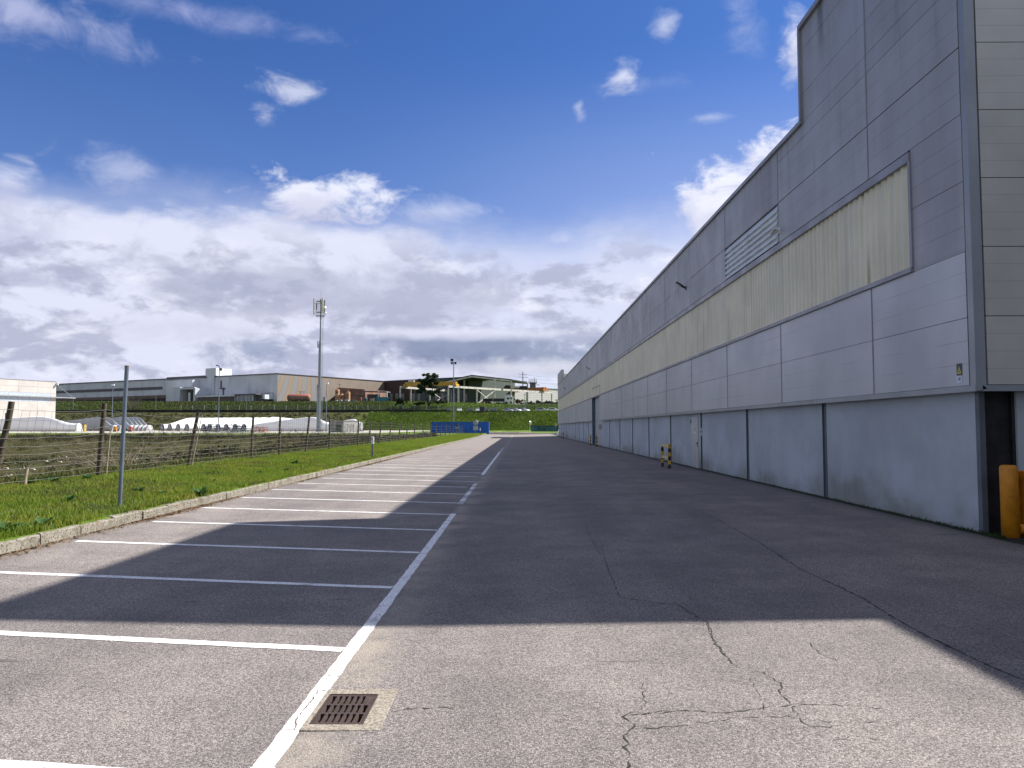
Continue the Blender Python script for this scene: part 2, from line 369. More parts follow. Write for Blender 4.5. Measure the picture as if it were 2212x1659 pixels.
# cracks
CRK = mat('tar black crack', (.035, .032, .03), .9, var=.3, scale=20)
def gp(x, y):    # picture direction -> point on the lane
    v = ray(x, y); z = .02
    for _ in range(4):
        t_ = (z-EYE)/v.z; q = Vector((0, 0, EYE))+v*t_; z = float(road_z(q.x, q.y))
    return q
mb = MB()
def crack(pts, w0, w1=None, rough=.02, sub=.035):
    P = [gp(*p) for p in pts]; w1 = w1 or w0; out = []
    for a, b in zip(P[:-1], P[1:]):
        n = max(1, int((b-a).length/sub))
        for k in range(n):
            q = a.lerp(b, k/n); out.append(Vector((q.x+random.gauss(0, rough*.5), q.y+random.gauss(0, rough*.5))))
    out.append(Vector(P[-1][:2])); vs_ = []; N = len(out)
    for k, q in enumerate(out):
        d = (out[min(k+1, N-1)]-out[max(k-1, 0)]); d = d.normalized() if d.length > 0 else Vector((1, 0)); nn = Vector((-d.y, d.x))
        wd = (w0+(w1-w0)*k/N)*random.choice((.15, .35, .7, 1.1, 1.9))*.5
        for s_ in (-1, 1): r_ = q+nn*s_*wd; vs_.append((r_.x, r_.y, float(road_z(r_.x, r_.y))+.003))
    mb.add(vs_, [(2*k, 2*k+1, 2*k+3, 2*k+2) for k in range(N-1)])
crack([(1300,1180),(1312,1225),(1338,1290),(1470,1310),(1530,1345),(1540,1380),(1585,1438)], .006, .008, .012)
crack([(1528,1345),(1535,1375),(1562,1412),(1590,1440)], .011, .008, .014)
crack([(1590,1440),(1650,1455),(1692,1480),(1685,1500),(1712,1523),(1800,1522),(1905,1530)], .007, .004, .018)
crack([(1385,1478),(1392,1505),(1388,1530),(1345,1548),(1372,1565),(1350,1590),(1362,1640),(1355,1662)], .009, .009, .02)
crack([(1345,1548),(1480,1535),(1560,1540),(1660,1530),(1712,1523)], .006, .005, .018)
crack([(1345,1548),(1400,1540),(1440,1535)], .005, .004, .018)
crack([(1372,1575),(1480,1568),(1590,1552),(1700,1548),(1790,1560),(1905,1560)], .005, .004, .02)
crack([(1715,1525),(1730,1560),(1760,1572),(1830,1568)], .006, .004, .02)
crack([(1750,1390),(1775,1415),(1808,1428)], .006, .004, .02)
crack([(1618,1468),(1640,1500),(1650,1540)], .004, .003, .02)
crack([(843,1537),(880,1532),(960,1528),(1010,1540)], .009, .003, .015)
crack([(1455,1300),(1500,1332),(1530,1345)], .004, .005, .02)
crack([(1480,1088),(1560,1128),(1640,1172),(1730,1230),(1860,1290),(1960,1352),(2060,1402),(2140,1440),(2240,1482)], .008, .018, .012)
crack([(1265,1130),(1275,1165),(1300,1200)], .006, .006, .03)
crack([(1800,1600),(1850,1590),(1900,1600)], .004, .003, .02)
mb.build('crack', CRK, road)
# cracked paint by the drain
mb = MB()
old_dz = .007
def crack2(pts, w0):
    P = [gp(*p) for p in pts]; out = []
    for a, b in zip(P[:-1], P[1:]):
        n = max(1, int((b-a).length/.02))
        out += [a.lerp(b, k/n) for k in range(n)]
    vs_ = []
    for k, q in enumerate(out):
        d = (out[min(k+1, len(out)-1)]-out[max(k-1, 0)]).normalized(); nn = Vector((-d.y, d.x, 0)); wd = w0*random.choice((.4, .8, 1.2))
        q = q+nn*random.gauss(0, .003)
        for s_ in (-1, 1): r_ = q+nn*s_*wd*1.4; vs_.append((r_.x, r_.y, float(road_z(r_.x, r_.y))+.0075))
    mb.add(vs_, [(2*k, 2*k+1, 2*k+3, 2*k+2) for k in range(len(out)-1)])
crack2([(706,1494),(686,1494),(676,1512),(652,1540),(640,1558),(637,1580)], .003)
crack2([(600,1580),(638,1578),(652,1580)], .002)
mb.build('paint_crack', mat('brown crack in paint', (.16, .10, .08), .9), road)

# drain
SURR = mat('exposed aggregate concrete', (.42, .37, .30), .9, scale=60, col2=(.13, .115, .095), bump=.6, bscale=120)
IRON = mat('rusty cast iron', (.085, .055, .048), .75, scale=6, col2=(.05, .036, .032), bump=.5, bscale=200, metal=.2)
dr = thing('drain_grate', 'rusty iron drain grate set in pale concrete beside the white line', 'drain', (-1.07, 4.86, 0))
x0, x1, y0, y1 = -1.265+1.07, -.80+1.07, 4.52-4.86, 5.22-4.86; gx0, gx1, gy0, gy1 = -1.232+1.07, -.915+1.07, 4.61-4.86, 5.12-4.86
mb = MB(); zt = .0105
mb.box(x0, gx0, y0, y1, -.04, zt).box(gx1, x1, y0, y1, -.04, zt).box(gx0, gx1, y0, gy0, -.04, zt).box(gx0, gx1, gy1, y1, -.04, zt)
o = mb.build('surround', SURR, dr); bv = o.modifiers.new('b', 'BEVEL'); bv.width = .003
mb = MB(); f_ = .009
mb.box(gx0, gx0+f_, gy0, gy1, -.03, zt+.001).box(gx1-f_, gx1, gy0, gy1, -.03, zt+.001).box(gx0+f_, gx1-f_, gy0, gy0+f_, -.03, zt+.001).box(gx0+f_, gx1-f_, gy1-f_, gy1, -.03, zt+.001)
mb.build('frame', IRON, dr)
mb = MB(); a0, a1, b0, b1 = gx0+.013, gx1-.013, gy0+.012, gy1-.012; zt2 = zt-.003
rows = 3; cols = 7; mx_ = .014; rh = (b1-b0-2*.022)/rows
mb.box(a0, a1, b0, b0+.022, -.02, zt2).box(a0, a1, b1-.022, b1, -.02, zt2).box(a0, a0+mx_, b0+.022, b1-.022, -.02, zt2).box(a1-mx_, a1, b0+.022, b1-.022, -.02, zt2)
for r_ in range(1, rows): yy = b0+.022+rh*r_; mb.box(a0+mx_, a1-mx_, yy-.011, yy+.011, -.02, zt2)
cw = (a1-a0-2*mx_)/cols
for r_ in range(rows):
    ya = b0+.022+rh*r_+(.011 if r_ else 0); yb = b0+.022+rh*(r_+1)-(.011 if r_ < rows-1 else 0)
    for c_ in range(1, cols): xx = a0+mx_+cw*c_; mb.box(xx-.0078, xx+.0078, ya, yb, -.02, zt2)
mb.box(a1-mx_-cw+.0095, a1-mx_, b1-.022-rh+.011, b1-.022, -.02, zt2-.001)
for r_ in range(rows):
    for c_ in range(8):
        xx = a0+mx_+cw*c_ if 0 < c_ < 7 else (a0+.007 if c_ == 0 else a1-.007)
        for q in range(4): yy = b0+.045+rh*r_+q*.03; mb.box(xx-.003, xx+.003, yy-.003, yy+.003, zt2, zt2+.002)
mb.build('grate', IRON, dr)
mb = MB(); mb.box(gx0-.02, gx1+.02, gy0-.02, gy1+.02, -.5, -.35).box(gx0-.02, gx0, gy0, gy1, -.35, -.03).box(gx1, gx1+.02, gy0, gy1, -.35, -.03).box(gx0, gx1, gy0-.02, gy0, -.35, -.041).box(gx0, gx1, gy1, gy1+.02, -.35, -.041); mb.build('pit', mat('black wet pit', (.006, .006, .006), .5), dr)
# ---------------------------------------------------------------- kerb
KERB = mat('weathered kerb concrete', (.29, .27, .23), .92, scale=5, col2=(.17, .155, .12), bump=.8, bscale=22, tint=.06,
  extra=lambda t, p, c: t.mix(t.m('MULTIPLY', t.ss(t.noise(p, 2.6, 5, .7), .52, .62), t.ss(t.xyz(p)[2], .10, .23)), t.mix(t.ss(t.noise(p, 30, 3, .7), .50, .62), c, (.055, .045, .035)),
          t.mix(t.ss(t.noise(p, 1.2, 3, .6), .54, .64), (.11, .10, .06), (.17, .085, .045))))
mb = MB(); y_ = 6.0
while y_ < 150:
    L = 1.0 if y_ > 8 else 1.0; dx = random.gauss(0, .006); a = random.gauss(0, .006); z0 = float(road_z(-6.8, y_)); top = z0+.155+random.gauss(0, .006)
    xa, xb = -6.80+dx, -6.93+dx; yb = y_+L-random.uniform(.002, .008); ch = .022
    pr = [(xa, -.1), (xa-.004, top-ch), (xa-ch, top), (xb, top+.005), (xb, -.1)]
    n = 4
    vs_ = []
    for k in range(n+1):
        for q, (px_, pz_) in enumerate(pr):
            jx = random.gauss(0, .004) if 0 < q < 4 else 0; vs_.append((px_+a*k/n+jx, y_+(yb-y_)*k/n, pz_+(random.gauss(0, .004) if 0 < q < 4 else 0)))
    fs = [(k*5+q, (k+1)*5+q, (k+1)*5+q+1, k*5+q+1) for k in range(n) for q in range(4)]+[(4, 3, 2, 1, 0), tuple(n*5+q for q in range(5))]
    mb.add(vs_, fs); y_ += L
mb.build('kerb', KERB); tag(bpy.data.objects['kerb'], 'weathered concrete kerb between bays and grass', None, None, 'structure')
# leaf litter along the kerb foot
V = []; Fq = []
def litter(n, xf, yf, s0, s1, zf, lst):
    for _ in range(n):
        x = xf(); y = yf(); a = random.uniform(0, 6.28); s = random.uniform(s0, s1); z = zf(x, y)
        u = (math.cos(a)*s, math.sin(a)*s); v_ = (-math.sin(a)*s*.3, math.cos(a)*s*.3); o = len(lst)
        lst += [(x-u[0], y-u[1], z+.006), (x+v_[0], y+v_[1], z+.006+random.uniform(0, s*.6)), (x+u[0], y+u[1], z+.006), (x-v_[0], y-v_[1], z+.008)]
lst = []
cl_ = [random.uniform(8, 45) for _ in range(40)]
def yl(): return abs(random.choice(cl_)+random.gauss(0, .5)) if random.random() < .75 else random.uniform(8, 60)
litter(7000, lambda: -6.78+abs(random.gauss(0, .10)), yl, .010, .036, lambda x, y: float(road_z(x, y)), lst)
LIT = mat('dry brown leaf litter', (.20, .12, .06), .9, scale=8, col2=(.10, .065, .035))
n4 = len(lst)//4
tag(np_mesh('leaf_litter', lst, np.arange(n4*4).reshape(-1, 4), LIT), 'dry brown leaves and twigs along the kerb foot', 'leaf litter', None, 'stuff')

# ---------------------------------------------------------------- the long hall
XP, XW, YC, YCW = 7.0, 7.15, 11.8, 12.0; ZB, ZL, ZT, YS = 2.38, 9.24, 11.63, 18.6
YE = 137.; BAY = 5.3; G0 = 15.2; ZM = [2.38, 3.46, 4.54, 5.62, 6.70, 7.78, 8.86, 9.94, 11.02]
joints = [G0+BAY*k for k in range(-1, 23)]
def clad_extra(streaks):
    def f(t, p, c):
        x, y, z = t.xyz(p)
        fr = t.m('FRACT', t.m('DIVIDE', t.m('SUBTRACT', z, 2.38), .36))
        ln = t.m('MULTIPLY', t.ss(t.m('ABSOLUTE', t.m('SUBTRACT', fr, .5)), .46, .5), t.ss(t.noise(p, .5, 2, .5), .3, .6))
        c = t.mix(t.m('MULTIPLY', ln, .33), c, (.05, .055, .06))
        s1 = t.noise(t.map(p, (2.2, 2.2, .16)), 1.0, 5, .65)
        c = t.mix(t.m('MULTIPLY', t.ss(s1, .35, .8), .22), c, (.55, .55, .58))
        if streaks:
            s2 = t.noise(t.map(p, (1., 1., .10), (5, 3, 0)), 2.6, 6, .72); hgt = t.ss(z, 6.4, 9.2)
            far = t.ss(y, 20, 42, .35, 1.)
            m17 = t.m('MULTIPLY', t.ss(t.m('ABSOLUTE', t.m('SUBTRACT', y, t.m('ADD', 17.1, t.m('MULTIPLY', s2, .6)))), .30, .05), t.ss(z, 9.9, 11.4)); c = t.mix(t.m('MULTIPLY', m17, t.m('MULTIPLY', s2, 1.25)), c, (.04, .045, .03))
            c = t.mix(t.m('MULTIPLY', t.m('MULTIPLY', t.ss(s2, .50, .68), hgt), t.m('MULTIPLY', far, .72)), c, (.055, .058, .055))
        return c
    return f
CLAD = mat('silver grey sandwich panel', (.45, .475, .53), .42, .25, .05, .35, spec=.5, tint=.07, extra=clad_extra(False))
CLADU = mat('stained silver grey sandwich panel', (.365, .38, .43), .5, .15, .06, .5, spec=.5, tint=.08, extra=clad_extra(True))
DARK = mat('dark joint backing', (.035, .037, .045), .8)
TRIM = mat('purple grey flashing metal', (.29, .295, .345), .45, .2, .08, 1.2)
TRIML = mat('grey corner flashing metal', (.28, .31, .35), .4, .2, .05, 1.)
def lamp_conc(t, p, c):
    x, y, z = t.xyz(p); n = t.noise(t.map(p, (1, 1, 1.3), (0, 2.2, 0)), .38, 5, .6); n2 = t.noise(p, 2.4, 5, .7)
    hh = t.m('ADD', z, t.m('MULTIPLY', t.m('SUBTRACT', .60, n), 3.2))
    hh = t.m('ADD', hh, t.m('MULTIPLY', t.m('SUBTRACT', n2, .5), .35))
    c = t.mix(t.m('MULTIPLY', t.ss(hh, 1.05, .2), .6), c, (.13, .135, .085))
    s = t.noise(t.map(p, (2.5, 2.5, .25)), 1., 4, .6)
    return t.mix(t.m('MULTIPLY', t.ss(s, .45, .75), .3), c, (.42, .44, .44))
CONC = mat('blue grey precast concrete', (.41, .468, .53), .8, 0, .07, .6, bump=.15, bscale=30, extra=lamp_conc)
def cream_extra(t, p, c):
    s = t.noise(t.map(p, (3.4, 3.4, .12)), 1., 5, .7)
    c = t.mix(t.m('MULTIPLY', t.ss(s, .5, .72), .5), c, (.27, .27, .18))
    y_, z_ = t.xyz(p)[1], t.xyz(p)[2]
    for yc, wd, za, zb in ((15.35, .05, 5.6, 4.7), (20.55, .035, 5.6, 6.4), (15.5, .12, 6.2, 6.5), (27.0, .06, 5.5, 6.4), (36.5, .09, 5.2, 6.3)):
        k_ = t.m('MULTIPLY', t.ss(t.m('ABSOLUTE', t.m('SUBTRACT', y_, yc)), wd, wd*.3), t.ss(z_, za, zb)); c = t.mix(t.m('MULTIPLY', k_, .6), c, (.22, .17, .08))
    s3 = t.noise(t.map(p, (1.3, 1.3, .1), (3, 8, 0)), 1., 3, .6)
    return t.mix(t.m('MULTIPLY', t.ss(s3, .4, .62), .35), c, (.58, .58, .52))
CREAM = mat('cream translucent corrugated sheet', (.69, .66, .52), .38, 0, .05, .8, spec=.5, tint=.0, extra=cream_extra)
ROOFM = mat('grey roof membrane', (.3, .3, .3), .8)

hall = thing('industrial_hall', 'long silver grey industrial hall with cream corrugated strip and concrete base along the lane', 'hall', (XW, YCW, 0))
def H_(mb, name, m_): return mb.build(name, m_, hall, (-XW, -YCW, 0))
XB = 60.
# solid body behind the cladding (faces set back behind the panels)
mb = MB(); OY0, OY1 = 66.6, 73.4
# backing as boxes leaving the doorway open
for (a, b) in ((YCW-.08, OY0), (OY1, YE-.1)): mb.box(XP+.09, XP+.5, a, b, 2.36, ZL-.06)
mb.box(XP+.09, XP+.5, OY0, OY1, 5.42, ZL-.06)
mb.box(XP+.09, XP+.5, YCW-.08, YS-.06, ZL-.06, ZT-.06)
mb.box(XP+.5, XB, YC+.09, YC+.5, 2.36, ZT-.06)
H_(mb, 'joint_backing', DARK)
mb = MB()
mb.box(XP+.5, XB, YC+.5, YE-.2, ZL-.2, ZL-.1); mb.box(XP+.5, XB, YC+.5, YS-.1, ZT-.35, ZT-.2); mb.box(XB, XB+.3, YC+.5, YE-.2, 0, ZL-.1)
mb.box(XP+.5, XB, YS-.35, YS-.1, ZL-.1, ZT-.2)
H_(mb, 'roof', ROOFM)
def panels(ya, yb, za, zb, mb, th=.09, gy=.018, gz=.004, X0=XP):
    """one row of panels between ya..yb"""
    mb.box(X0, X0+th-.004, ya+gy, yb-gy, za+gz, zb-gz)
lower, upper, beyond = MB(), MB(), MB()
js = [YC+.165]+[j for j in joints if j > YC+1]+[YE]
STR_Y = 13.55
for a, b in zip(js[:-1], js[1:]):
    for za, zb in ((2.40, 3.46), (3.46, 4.50)):
        # long joint fades out with distance: beyond 58 m one tall panel
        if za == 2.40 and a > 57: za_, zb_ = 2.40, 4.50
        elif a > 57: continue
        else: za_, zb_ = za, zb
        if a < OY1 and b > OY0:
            if a < OY0: panels(a, OY0, za_, zb_, lower)
            if b > OY1: panels(OY1, b, za_, zb_, beyond)
        else: panels(a, b, za_, zb_, lower if b <= OY0 else beyond)
# around the right end of the strip
for za, zb in ((4.50, 5.62), (5.62, 6.70)):
    panels(YC+.165, STR_Y, za, zb, upper, gy=.008)
for (a, b) in zip(js[:-1], js[1:]):
    rows_ = [(6.70, 7.78), (7.78, 8.86), (8.86, ZL)]
    if a >= 20: rows_ = [(6.70, 7.78), (7.78, ZL-.02)]
    for za, zb in rows_:
        if za == 6.70 and abs(a-(G0+BAY)) < .01: continue      # louvre bay
        if a < YS < b and zb >= ZL-.01: zb = ZL
        panels(a, b, za+(.012 if za == 7.78 and a < 30 else 0), zb, upper)
for a, b in ((YC+.165, G0), (G0, YS)):
    for za, zb in ((ZL, 9.94), (9.94, 11.02), (11.02, ZT-.03)): panels(a, b, za, zb, upper)
H_(lower, 'lower_cladding', CLAD); H_(beyond, 'lower_cladding', CLAD); H_(upper, 'upper_cladding', CLADU)
# cover strips on vertical joints near the camera
mb = MB()
for j in joints[1:9]: mb = MB(); mb.box(XP-.012, XP+.004, j-.035, j-.012, 2.42, 4.48); H_(mb, 'joint_cover', TRIM)
for j in joints[1:3]: mb = MB(); mb.box(XP-.012, XP+.004, j-.04, j-.015, 6.72, ZT-.06 if j < YS else ZL-.06); H_(mb, 'joint_cover', TRIM)
# strip: corrugated sheet
def corr(y0, y1, z0, z1, X0, per=.25, amp=.03):
    n = int(round((y1-y0)/per)); Vv = []; yv = []
    for k in range(n):
        a = y0+k*per
        for q, d in ((0, 0), (.3, 0), (.45, amp), (.85, amp)): yv.append((a+q*per, X0+d))
    yv.append((y1, X0)); N = len(yv)
    Vv = [(x, y, z0) for y, x in yv]+[(x, y, z1) for y, x in yv]
    Fv = [(k+1, k, k+N, k+N+1) for k in range(N-1)]
    return np.array(Vv), np.array(Fv)
Va, Fa = corr(STR_Y+.08, YE-.1, 4.60, 6.52, XP+.02)
o = np_mesh('corrugated_strip', Va-np.array([XW, YCW, 0]), Fa, CREAM, hall)
mb = MB()   # trims of the strip
mb.box(XP-.035, XP+.08, STR_Y-.0, YE, 6.50, 6.66).box(XP-.05, XP+.08, STR_Y, YE, 4.50, 4.585).box(XP-.03, XP+.08, STR_Y-.02, STR_Y+.06, 4.585, 6.50)
H_(mb, 'strip_flashing', TRIM)
mb = MB()   # bottom drip flashing
mb.hexa([(XP-.03, YC-.03, 2.30), (XW+.0, YC-.03, 2.34), (XW+.0, OY0, 2.34), (XP-.03, OY0, 2.30), (XP-.03, YC-.03, 2.395), (XP+.08, YC-.03, 2.395), (XP+.08, OY0, 2.395), (XP-.03, OY0, 2.395)])
mb.hexa([(XP-.03, OY1, 2.30), (XW+.0, OY1, 2.34), (XW+.0, YE, 2.34), (XP-.03, YE, 2.30), (XP-.03, OY1, 2.395), (XP+.08, OY1, 2.395), (XP+.08, YE, 2.395), (XP-.03, YE, 2.395)])
mb.box(XP+.081, XB, YC-.03, YCW, 2.302, 2.395)
H_(mb, 'drip_flashing', TRIML)
mb = MB()   # copings
mb.box(XP-.07, XP+.35, YS-.02, YE+.05, ZL-.04, ZL+.07).box(XP-.08, XP+.35, YC-.06, YS+.03, ZT-.06, ZT+.06).box(XP-.075, XP+.2, YS-.03, YS+.06, ZL+.07, ZT-.06)
mb.box(XP+.35, XB, YC-.06, YC+.3, ZT-.06, ZT+.06)
H_(mb, 'coping', TRIM)
# corner flashing: bluish fold on the lane side, lighter face towards the camera
mb = MB(); mb.box(XP-.004, XP+.10, YC-.004, YC+.145, 2.395, ZT-.06); mb.box(XP+.10, XP+.155, YC-.004, YC+.08, 2.395, ZT-.06)
H_(mb, 'corner_flashing', TRIML)
# end face cladding
ENDM = mat('warm grey sandwich panel of the end wall', (.51, .51, .49), .5, .1, .05, .7, tint=.05,
   extra=lambda t, p, c: t.mix(t.m('MULTIPLY', t.ss(t.m('ABSOLUTE', t.m('SUBTRACT', t.m('FRACT', t.m('DIVIDE', t.m('SUBTRACT', t.xyz(p)[2], 2.38), .27)), .5)), .46, .5), .28), c, (.08, .08, .08)))
mb = MB()
for za, zb in zip([2.40]+ZM[1:], ZM[1:]+[ZT-.06]):
    for k in range(8): mb.box(XP+.185+k*6.5, XP+.185+k*6.5+6.48, YC, YC+.085, za+.006, zb-.006)
H_(mb, 'end_cladding', ENDM)
# concrete base
mb = MB(); cj = [YCW+6.05*k for k in range(21)]+[YE]
DY0, DY1 = 30.62, 31.80
for a, b in zip(cj[:-1], cj[1:]):
    if a < OY1 and b > OY0-.8:
        if a < OY0-.8: mb.box(XW, XW+.08, a+.11, OY0-.8, -.1, 2.36)
        H_(mb, 'concrete_base', CONC); mb = MB()
        if b > OY1: mb.box(XW, XW+.08, OY1, b-.11, -.1, 2.36)
        continue
    mb.box(XW, XW+.08, a+(.11 if a > YCW else .0), b-.11, -.1, 2.36)
H_(mb, 'concrete_base', CONC); mb = MB(); mb.box(XW+.58, XB, YCW, YCW+.2, -.1, 2.30)
H_(mb, 'concrete_base', CONC)
COLM = mat('blue grey painted steel column', (.10, .125, .155), .5, .1, .1, 2)
for a in cj[1:-1]:
    if OY0-.8 < a < OY1: continue
    mb = MB(); mb.box(XW+.02, XW+.19, a-.11, a+.11, -.1, 2.36); mb.box(XW-.015, XW+.02, a+.085, a+.11, -.1, 2.36); mb.box(XW-.015, XW+.02, a-.11, a-.085, -.1, 2.36); mb.box(XW-.02, XW+.02, a-.13, a+.13, .1, .14)
    H_(mb, 'column', COLM)
mb = MB(); mb.box(XW-.003, XW+.085, YCW-.006, YCW+.1, -.1, 2.34); H_(mb, 'column', COLM)
mb = MB(); mb.box(XW+.086, XW+.58, YCW+.12, YCW+.22, -.1, 2.33); mb.box(XW+.53, XW+.58, YCW+.05, YCW+.12, -.1, 2.33)
H_(mb, 'rubber_strip_door', mat('black rubber curtain', (.012, .011, .014), .6, var=.3, scale=5))
# side door
DOORM = mat('light grey painted steel door', (.47, .48, .50), .45, 0, .04, 2)
mb = MB(); mb.box(XW-.035, XW+.02, DY0, DY1, .10, 2.16); dd = H_(mb, 'door', DOORM); dd['label'] = 'light grey steel side door with small stickers'
BLK = mat('black plastic', (.02, .02, .022), .45); WHT = mat('white sticker', (.75, .76, .78), .5)
mb = MB(); mb.box(XW-.05, XW-.035, DY0+.05, DY0+.10, .98, 1.18).box(XW-.075, XW-.05, DY0+.07, DY0+.23, 1.10, 1.13)
q = mb.build('handle', BLK, dd)
mb = MB(); mb.box(XW-.039, XW-.035, DY0+.42, DY0+.62, 1.50, 1.58); mb.build('sticker', WHT, dd)
mb = MB(); mb.box(XW-.039, XW-.035, DY0+.45, DY0+.6, 1.66, 1.69); mb.build('sticker', BLK, dd)
mb = MB(); mb.box(XW-.06, XW-.036, DY1-.03, DY1+.03, 1.9, 2.06); mb.build('hinge', COLM, dd)
for zc in (1.60, 1.42):
    mb = MB(); mb.box(XW-.012, XW+.0, cj[3]-.07-.02, cj[3]+.05, zc, zc+.13); o = H_(mb, 'notice', WHT); o['label'] = 'small white notice on the steel column'
# vehicle doorway
mb = MB(); DX = XP+.31
mb.box(DX, DX+.08, OY0-.8, OY1-.05, .1, 5.4); od = H_(mb, 'vehicle_door', mat('grey sectional door', (.40, .43, .48), .5, .1, .06, 1.5,
   extra=lambda t, p, c: t.mix(t.m('MULTIPLY', t.ss(t.m('ABSOLUTE', t.m('SUBTRACT', t.m('FRACT', t.m('DIVIDE', t.xyz(p)[2], .6)), .5)), .47, .5), .5), c, (.05, .05, .06))))
for k in range(6):
    mb = MB(); yy = OY0-.4+k*.75; mb.box(DX-.012, DX, yy, yy+.28, 1.55, 2.0); mb.build('pane', BLK, od)
mb = MB(); mb.box(XP+.02, DX-.002, OY1-.02, OY1+.04, .1, 5.35).box(XP+.02, DX+.1, OY0, OY1, 5.36, 5.42).box(XP+.02, DX-.002, OY0-.03, OY0+.01, 2.36, 5.35).box(XW+.01, DX-.002, OY0-.83, OY0-.79, 0, 2.36)
H_(mb, 'door_reveal', mat('dark blue reveal', (.08, .12, .16), .5, .1))
# louvre
mb = MB(); la, lb = G0+BAY+.03, G0+2*BAY-.03
mb.box(XP+.05, XP+.09, la, lb, 6.72, 7.76)
for k in range(6):
    z0 = 6.73+k*.172
    for a, b in ((la, (la+lb)/2-.015), ((la+lb)/2+.015, lb)):
        mb.hexa([(XP-.03, a, z0), (XP-.02, a, z0), (XP-.02, b, z0), (XP-.03, b, z0), (XP+.045, a, z0+.155), (XP+.055, a, z0+.155), (XP+.055, b, z0+.155), (XP+.045, b, z0+.155)])
        mb.box(XP-.03, XP+.05, a, b, z0-.012, z0)
H_(mb, 'louvre', mat('pale aluminium louvre', (.74, .79, .83), .4, .2, .05, 2))
# far parapet tower
mb = MB(); mb.box(XP-.02, XP+.4, 125., YE, ZL+.07, 11.15); H_(mb, 'parapet', CLADU)
Va, Fa = corr(0, 12, ZL-.2, 10.45, 0); Va = np.stack([Va[:, 1]+XP+.4, 125-Va[:, 0], Va[:, 2]], -1)
np_mesh('parapet_sheet', Va-np.array([XW, YCW, 0]), Fa, CREAM, hall)
mb = MB(); mb.box(XW+.2, XB, YE-.2, YE-.1, 0, ZL-.1); H_(mb, 'rear_wall', CONC)
mb = MB(); mb.tube([(8.2, 112, ZL), (8.2, 112, ZL+1.0)], .12, 10).tube([(8.2, 112, ZL+.9), (8.2, 112, ZL+1.3)], .2, 10); H_(mb, 'roof_vent', TRIM)
# neighbouring wing, right of the frame: its roof edge gives the slanting shade on the right
wing = thing('side_wing', 'grey flat-roofed wing of the hall standing outside the frame', 'building', (11.9, 5, 0))
mb = MB(); mb.box(0, 20, -40, YC-5-.3, 0, 8.4); mb.build('wall', ENDM, wing)
mb = MB(); mb.box(-.05, 20.05, -40.05, YC-5-.29, 8.4, 8.5); mb.build('coping', TRIM, wing)

# wall lamps, camera and warning sign fixed to the hall
LH = mat('dark grey lamp housing', (.035, .038, .045), .4, .3); LG = mat('lamp glass', (.25, .26, .26), .2)
def wall_lamp(y, z, lab):
    t_ = thing('wall_lamp', lab, 'wall lamp', (XP, y, z), 0, 'wall lamps on the hall'); t_.scale = (.62, .8, .75)
    m1 = MB(); m1.box(-.04, -.0, -.09, .09, -.12, .12); m1.build('bracket', LH, t_)
    m1 = MB(); m1.tube([(-.03, 0, 0), (-.12, 0, .03)], .035, 8)
    ang_ = Matrix.Translation((-.10, 0, .02)) @ Matrix.Rotation(R(30), 4, 'Y')
    m1.box(-.22, 0, -.10, .10, -.03, .05, ang_); m1.prism([(-.22, -.025), (-.22, .045), (-.60, .02), (-.66, -.005), (-.62, -.025)], -.15, .15, ang_)
    o = m1.build('housing', LH, t_)
    m1 = MB(); m1.box(-.58, -.27, -.11, .11, -.034, -.026, ang_); m1.build('diffuser', LG, t_)
wall_lamp(31.9, 7.55, 'dark wall lamp sticking out above the cream strip, nearest of three')
wall_lamp(75.5, 7.45, 'small dark wall lamp halfway along the hall front above the strip')
wall_lamp(113., 7.35, 'tiny farthest dark wall lamp near the far end of the hall')
t_ = thing('security_camera', 'small white security camera on the panel joint at the louvre end', 'security camera', (XP, 20.4, 7.02))
m1 = MB(); m1.tube([(0, 0, 0), (-.16, 0, .0)], .022, 8); m1.box(-.02, 0, -.06, .06, -.08, .08); m1.build('bracket', WHT, t_)
m1 = MB(); m1.tube([(-.16, -.12, .03), (-.16, .2, -.05)], .045, 10); m1.build('body', WHT, t_)
t_ = thing('warning_sign', 'small warning sign with yellow triangle at the hall corner', 'sign', (XP-.006, 12.23, 2.47))
m1 = MB(); m1.box(0, .005, -.075, .075, .10, .29); m1.build('dark_panel', mat('dark sign', (.07, .07, .08), .5), t_)
m1 = MB(); m1.box(0, .005, -.075, .075, -.02, .098); m1.build('white_panel', mat('pale blue white sign', (.55, .62, .75), .5), t_)
m1 = MB(); m1.add([(-.002, -.055, .13), (-.002, .055, .13), (-.002, 0, .25)], [(0, 1, 2)]); m1.build('triangle', mat('yellow sign paint', (.62, .55, .08), .5), t_)
m1 = MB(); m1.add([(-.003, -.02, .145), (-.003, .022, .15), (-.003, .004, .175), (-.003, .01, .20), (-.003, -.012, .17)], [(0, 1, 2, 3, 4)]); m1.build('symbol', BLK, t_)
m1 = MB(); m1.add([(-.003, -.03, .02), (-.003, .03, .02), (-.003, .03, .07), (-.003, -.03, .07)], [(0, 1, 2, 3)]); m1.build('symbol', BLK if False else mat('blue grey mark', (.2, .25, .4), .5), t_)

